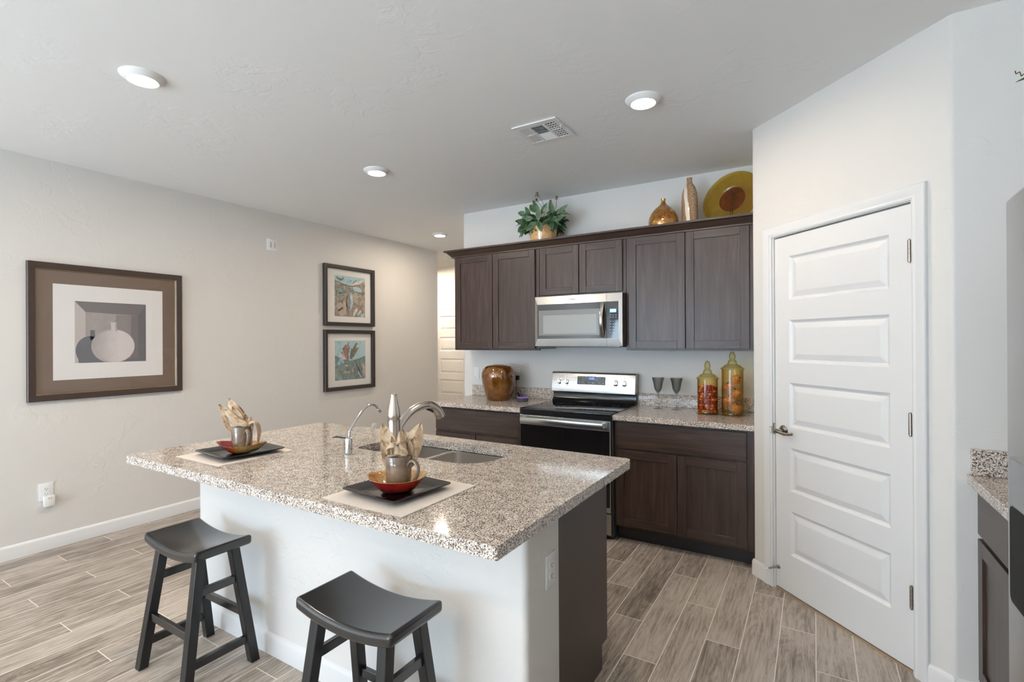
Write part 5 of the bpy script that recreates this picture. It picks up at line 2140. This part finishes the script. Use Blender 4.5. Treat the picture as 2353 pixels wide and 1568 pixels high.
def frame_part(x0, x1, z0, z1, prof, mats, parent, lip=None):
    """mitred frame; prof = [(inset from outer edge, y)]"""
    b = B()
    t = bmesh.new()
    rings = []
    for cx, cz, sx_, sz_ in ((x0, z0, 1, 1), (x1, z0, -1, 1), (x1, z1, -1, -1), (x0, z1, 1, -1)):
        rings.append([t.verts.new((cx + sx_ * o_, y, cz + sz_ * o_)) for o_, y in prof])
    for i in range(4):
        a_, c_ = rings[i], rings[(i + 1) % 4]
        for k in range(len(prof) - 1):
            f = t.faces.new((a_[k], c_[k], c_[k + 1], a_[k + 1]))
            f.material_index = 1 if (lip and k >= lip) else 0
    b.add(t)
    return obj('frame', b.xf(F_LEFT), mats, parent, smooth=25)


def art_noise(name, stops, scale, detail=4, dist=1.5):
    a = NT(name)
    n = a.noise(a.pos((1, 1.0, 0.7)), scale, detail, 0.65, dist)
    c = a.ramp(n, stops)
    c = a.mix(0.12, c, (0.75, 0.74, 0.72))
    return a.set(c, 0.7, spec=0.2)


M_FRAME = plain('dark_brown_frame', (0.042, 0.024, 0.018), 0.38)
M_FRAME2 = plain('black_brown_frame', (0.026, 0.020, 0.018), 0.40)
M_LIP = plain('gilt_lip', (0.30, 0.23, 0.14), 0.35, 0.6)
M_TAUPE = plain('taupe_mat_board', (0.20, 0.140, 0.105), 0.8)
M_WMAT = plain('white_mat_board', (0.88, 0.855, 0.835), 0.8)


def picture(label, x0, x1, z0, z1, prof, mats, lip):
    p_ = thing('framed_picture', label, 'picture', F_LEFT @ Vector(((x0 + x1) / 2, 0, z0)), 'framed pictures on the left wall')
    frame_part(x0, x1, z0, z1, prof, mats, p_, lip)
    return p_


p1 = picture('large dark framed drawing of a round white vase, on the left wall', -2.892, -1.914, 1.046, 2.021,
             [(0, -0.0005), (0, -0.026), (0.004, -0.030), (0.040, -0.024), (0.044, -0.020), (0.046, -0.019), (0.050, -0.010), (0.052, -0.006)], [M_FRAME, M_LIP], 4)
b = B().box(-2.845, -1.961, -0.006, -0.001, 1.093, 1.974)
obj('outer_mat', b.xf(F_LEFT), M_TAUPE, p1, smooth=0)
b = B().box(-2.752, -2.056, -0.0072, -0.0061, 1.187, 1.877)
obj('inner_mat', b.xf(F_LEFT), M_WMAT, p1, smooth=0)
ax0, ax1, az0, az1 = -2.630, -2.177, 1.306, 1.760


def uvp(pts, y, x0=ax0, x1=ax1, z0=az0, z1=az1):
    return [(x0 + u * (x1 - x0), y, z0 + v * (z1 - z0)) for u, v in pts]


def ell(cu, cv, ru, rv, vmin=0.0, n=48):
    return [(min(1, max(0, cu + ru * math.cos(2 * PI * i / n))), max(vmin, cv + rv * math.sin(2 * PI * i / n))) for i in range(n)]


def pen(name, col, var=0.8):
    c2 = tuple(c * var for c in col)
    return art_noise(name, [(0.3, c2), (0.65, col)], 9, 4, 0.6)



def pen_fade(name, c0, c1, y0, y1):
    """drawn tone of the vase in the picture: pencil-grey left, bare paper right"""
    a = NT(name)
    se = a.n('ShaderNodeSeparateXYZ')
    a.l(a.pos(), se.inputs[0])
    mr = a.n('ShaderNodeMapRange')
    a.l(a.math('ADD', se.outputs[1], a.math('MULTIPLY', a.noise(a.pos(), 14, 4, 0.6), 0.10)), mr.inputs[0])
    mr.inputs[1].default_value = y0 + 0.03
    mr.inputs[2].default_value = y1 + 0.05
    return a.set(a.mix(mr.outputs[0], c0, c1), 0.8, spec=0.2)


AM = [pen('graphite_mid', (0.40, 0.345, 0.33)), pen('graphite_dark', (0.155, 0.130, 0.138)), pen('paper_light', (0.60, 0.535, 0.51), 0.88),
      pen('graphite_deep', (0.100, 0.092, 0.115)), pen('graphite_shade', (0.105, 0.105, 0.13)), pen_fade('vase_white', (0.36, 0.315, 0.315), (0.74, 0.68, 0.665), -2.55, -2.36), pen('vase_tone', (0.47, 0.415, 0.41), 0.88),
      pen('graphite_half', (0.255, 0.218, 0.215))]
b = B()
b.poly(uvp([(0, 0), (1, 0), (1, 1), (0, 1)], -0.0075), 0)
b.poly(uvp([(0.46, 0.0), (0.88, 0.0), (0.88, 0.80), (0.56, 0.80)], -0.0077), 7)
b.poly(uvp([(0, 1), (0.14, 0.83), (0.88, 0.80), (1, 1)], -0.0078), 1)
b.poly(uvp([(0, 0), (0.14, 0.0), (0.14, 0.83), (0, 1)], -0.0078), 2)
b.poly(uvp([(1, 0), (1, 1), (0.88, 0.80), (0.88, 0.0)], -0.0078), 3)
b.poly(uvp([(0.76, 0), (0.88, 0.0), (0.88, 0.80), (0.78, 0.80)], -0.0079), 1)
b.poly(uvp([(0.05, 0), (0.94, 0), (0.90, 0.05), (0.30, 0.085), (0.04, 0.085)], -0.00798), 4)
b.poly(uvp([(0, 0), (0.07, 0), (0, 0.16)], -0.00795), 2)
b.poly(uvp(ell(0.20, 0.20, 0.19, 0.235), -0.0080), 4)
b.poly(uvp([(0.20, 0.38), (0.265, 0.38), (0.262, 0.535), (0.200, 0.535)], -0.0080), 4)
b.poly(uvp(ell(0.52, 0.268, 0.308, 0.285), -0.0082), 6)
b.poly(uvp(ell(0.545, 0.272, 0.278, 0.272), -0.0084), 5)
b.poly(uvp([(0.485, 0.52), (0.575, 0.52), (0.565, 0.60), (0.565, 0.67), (0.475, 0.67), (0.487, 0.60)], -0.0085), 5)
b.poly(uvp([(0.545, 0.52), (0.575, 0.52), (0.565, 0.60), (0.565, 0.66), (0.54, 0.66)], -0.0086), 6)
obj('drawing', b.xf(F_LEFT), AM, p1, smooth=0, recalc=False)
b = B().box(-2.846, -1.960, -0.0118, -0.0104, 1.092, 1.975)
obj('glass', b.xf(F_LEFT), G_PIC, p1, smooth=0)

AB = [art_noise('paint_sky', [(0.30, (0.260, 0.468, 0.520)), (0.48, (0.468, 0.702, 0.715)), (0.60, (0.390, 0.572, 0.728)), (0.72, (0.715, 0.806, 0.650))], 9, 5),
      art_noise('paint_earth', [(0.32, (0.072, 0.085, 0.072)), (0.44, (0.247, 0.202, 0.150)), (0.55, (0.390, 0.325, 0.247)), (0.68, (0.598, 0.468, 0.351)), (0.76, (0.260, 0.390, 0.429))], 14, 5),
      art_noise('paint_teal', [(0.32, (0.046, 0.078, 0.085)), (0.47, (0.130, 0.234, 0.247)), (0.58, (0.221, 0.312, 0.260)), (0.68, (0.312, 0.494, 0.572)), (0.78, (0.546, 0.546, 0.416))], 18, 5),
      art_noise('paint_rust', [(0.35, (0.208, 0.058, 0.033)), (0.6, (0.494, 0.156, 0.078))], 30, 4),
      art_noise('paint_white', [(0.35, (0.62, 0.56, 0.52)), (0.6, (0.82, 0.78, 0.75))], 30, 4),
      art_noise('paint_black', [(0.35, (0.012, 0.012, 0.014)), (0.6, (0.045, 0.04, 0.04))], 30, 4),
      art_noise('paint_blue', [(0.35, (0.208, 0.338, 0.546)), (0.6, (0.585, 0.780, 0.850))], 24, 4),
      art_noise('paint_sand', [(0.35, (0.36, 0.28, 0.22)), (0.6, (0.62, 0.49, 0.40))], 24, 4),
      art_noise('paint_umber', [(0.35, (0.09, 0.07, 0.05)), (0.6, (0.24, 0.19, 0.14))], 30, 4)]


def brush(b, path, w, y, mi, R, jag=0.35, n=10):
    """a ragged brush stroke in picture coordinates"""
    pts = sm([(u, v, 0) for u, v in path], n)
    m = len(pts)
    L, Rr = [], []
    for i in range(m):
        d = (pts[min(i + 1, m - 1)] - pts[max(i - 1, 0)]).normalized()
        nrm = Vector((-d.y, d.x, 0))
        s_ = i / (m - 1)
        wv = w * (0.25 + 0.75 * math.sin(PI * min(1, max(0, s_ * 0.9 + 0.08))))
        clip = lambda p_: (min(1, max(0, p_.x)), min(1, max(0, p_.y)))
        L.append(clip(pts[i] + nrm * wv * (1 + random.uniform(-jag, jag))))
        Rr.append(clip(pts[i] - nrm * wv * (1 + random.uniform(-jag, jag))))
    t = bmesh.new()
    vl = [t.verts.new(p_) for p_ in uvp(L, y, *R)]
    vr = [t.verts.new(p_) for p_ in uvp(Rr, y, *R)]
    for i in range(m - 1):
        try:
            t.faces.new((vl[i], vl[i + 1], vr[i + 1], vr[i]))
        except Exception:
            pass
    b.add(t, mi)


def abstract(label, z0, z1, iz0, iz1, strokes, base, seed):
    random.seed(seed)
    x0, x1 = -0.474, 0.256
    p_ = picture(label, x0, x1, z0, z1, [(0, -0.0005), (0, -0.036), (0.003, -0.040), (0.036, -0.038), (0.040, -0.034), (0.042, -0.008)], [M_FRAME2], None)
    b = B().box(x0 + 0.040, x1 - 0.040, -0.008, -0.001, z0 + 0.040, z1 - 0.040)
    obj('mat', b.xf(F_LEFT), M_WMAT, p_, smooth=0)
    R = (-0.320, 0.124, iz0, iz1)
    b = B()
    b.poly(uvp([(0, 0), (1, 0), (1, 1), (0, 1)], -0.0084, *R), base)
    y = -0.0086
    for path, w_, mi, jag in strokes:
        if len(path) > 2 and path[0] == 'fill':
            pts = [(u + random.uniform(-.008, .008) if 0 < u < 1 else u, v + random.uniform(-.012, .012) if 0 < v < 1 else v) for u, v in path[1:]]
            b.poly(uvp(pts, y, *R), mi)
        else:
            brush(b, path, w_, y, mi, R, jag)
        y -= 0.00012
    obj('painting', b.xf(F_LEFT), AB, p_, smooth=0, recalc=False)
    b = B().box(x0 + 0.041, x1 - 0.041, -0.0145, -0.0132, z0 + 0.041, z1 - 0.041)
    obj('glass', b.xf(F_LEFT), G_PIC, p_, smooth=0)


abstract('upper of two small framed abstract paintings, mostly brown and blue', 1.636, 2.323, 1.745, 2.212, [
    (['fill', (0, 0.86), (0.15, 0.80), (0.3, 0.78), (0.5, 0.755), (0.7, 0.78), (0.85, 0.83), (1, 0.90), (1, 1), (0, 1)], 0, 0, 0),
    ([(0.0, 0.87), (0.25, 0.795), (0.5, 0.765), (0.75, 0.79)], 0.012, 5, 0.5),
    ([(0.05, 0.95), (0.22, 0.90), (0.28, 0.97)], 0.03, 8, 0.6),
    ([(0.45, 0.90), (0.60, 0.86), (0.72, 0.95)], 0.05, 6, 0.4),
    ([(0.10, 0.70), (0.22, 0.58), (0.14, 0.45)], 0.075, 2, 0.4), ([(0.02, 0.66), (0.06, 0.50)], 0.05, 2, 0.4),
    ([(0.38, 0.62), (0.65, 0.60)], 0.045, 2, 0.4), ([(0.58, 0.73), (0.88, 0.66)], 0.06, 0, 0.4), ([(0.60, 0.645), (0.92, 0.60), (0.98, 0.66)], 0.010, 5, 0.5),
    ([(0.08, 0.25), (0.22, 0.20), (0.18, 0.02)], 0.12, 7, 0.3), ([(0.30, 0.35), (0.32, 0.05)], 0.05, 7, 0.4),
    ([(0.52, 0.60), (0.54, 0.35), (0.50, 0.15)], 0.045, 6, 0.5), ([(0.76, 0.55), (0.80, 0.30), (0.72, 0.15)], 0.08, 1, 0.4),
    ([(0.41, 0.55), (0.375, 0.38), (0.40, 0.20), (0.45, 0.06)], 0.018, 5, 0.4), ([(0.42, 0.55), (0.41, 0.45)], 0.014, 3, 0.4),
    ([(0.60, 0.02), (0.66, 0.12), (0.72, 0.22)], 0.045, 4, 0.5), ([(0.72, 0.10), (0.80, 0.20), (0.84, 0.30)], 0.028, 3, 0.5),
    ([(0.72, 0.06), (0.82, 0.13), (0.88, 0.18)], 0.030, 6, 0.5), ([(0.85, 0.03), (0.98, 0.08)], 0.06, 6, 0.4), ([(0.88, 0.20), (0.92, 0.06)], 0.016, 8, 0.4),
    ([(0.52, 0.785), (0.72, 0.85), (0.95, 0.95)], 0.030, 4, 0.5), ([(0.60, 0.785), (0.80, 0.82), (1.0, 0.93)], 0.010, 3, 0.5),
    ([(0.55, 0.82), (0.66, 0.90), (0.72, 0.93)], 0.014, 8, 0.5)], 1, 5)
abstract('lower of two small framed abstract paintings, teal with feathery rust strokes', 0.903, 1.590, 1.015, 1.468, [
    (['fill', (0, 0.62), (0.15, 0.56), (0.3, 0.50), (0.5, 0.48), (0.7, 0.51), (0.85, 0.55), (1, 0.60), (1, 1), (0, 1)], 0, 0, 0),
    ([(0.0, 0.62), (0.25, 0.52), (0.5, 0.48), (0.75, 0.52), (1.0, 0.60)], 0.014, 2, 0.5),
    ([(0.15, 0.98), (0.17, 0.90)], 0.02, 6, 0.4), ([(0.10, 0.40), (0.20, 0.50), (0.28, 0.42)], 0.06, 6, 0.5), ([(0.02, 0.48), (0.08, 0.62)], 0.03, 2, 0.5),
    ([(0.42, 0.49), (0.30, 0.58), (0.27, 0.75), (0.35, 0.90)], 0.055, 8, 0.6), ([(0.40, 0.49), (0.33, 0.62), (0.36, 0.80), (0.46, 0.96)], 0.050, 3, 0.6),
    ([(0.42, 0.52), (0.40, 0.70), (0.48, 0.86)], 0.035, 8, 0.6), ([(0.33, 0.52), (0.22, 0.60), (0.14, 0.68)], 0.025, 4, 0.5), ([(0.36, 0.51), (0.27, 0.63), (0.24, 0.78)], 0.012, 4, 0.4),
    ([(0.48, 0.52), (0.52, 0.66), (0.62, 0.80), (0.72, 0.94)], 0.060, 8, 0.6), ([(0.52, 0.53), (0.60, 0.66), (0.76, 0.82)], 0.045, 8, 0.6), ([(0.47, 0.52), (0.45, 0.62), (0.48, 0.72)], 0.020, 6, 0.4),
    ([(0.60, 0.54), (0.70, 0.66), (0.72, 0.72)], 0.02, 6, 0.5),
    ([(0.90, 0.40), (0.96, 0.20), (0.92, 0.08)], 0.06, 7, 0.4), ([(0.20, 0.18), (0.40, 0.20), (0.55, 0.12)], 0.035, 1, 0.5), ([(0.12, 0.20), (0.26, 0.18)], 0.012, 3, 0.5),
    ([(0.30, 0.38), (0.42, 0.34)], 0.03, 7, 0.5), ([(0.52, 0.25), (0.62, 0.22)], 0.06, 1, 0.4),
    ([(0.74, 0.20), (0.82, 0.10), (0.86, 0.04)], 0.022, 4, 0.4), ([(0.64, 0.47), (0.74, 0.32), (0.82, 0.14), (0.88, 0.05)], 0.020, 5, 0.4), ([(0.66, 0.46), (0.76, 0.30)], 0.008, 3, 0.4)], 2, 9)
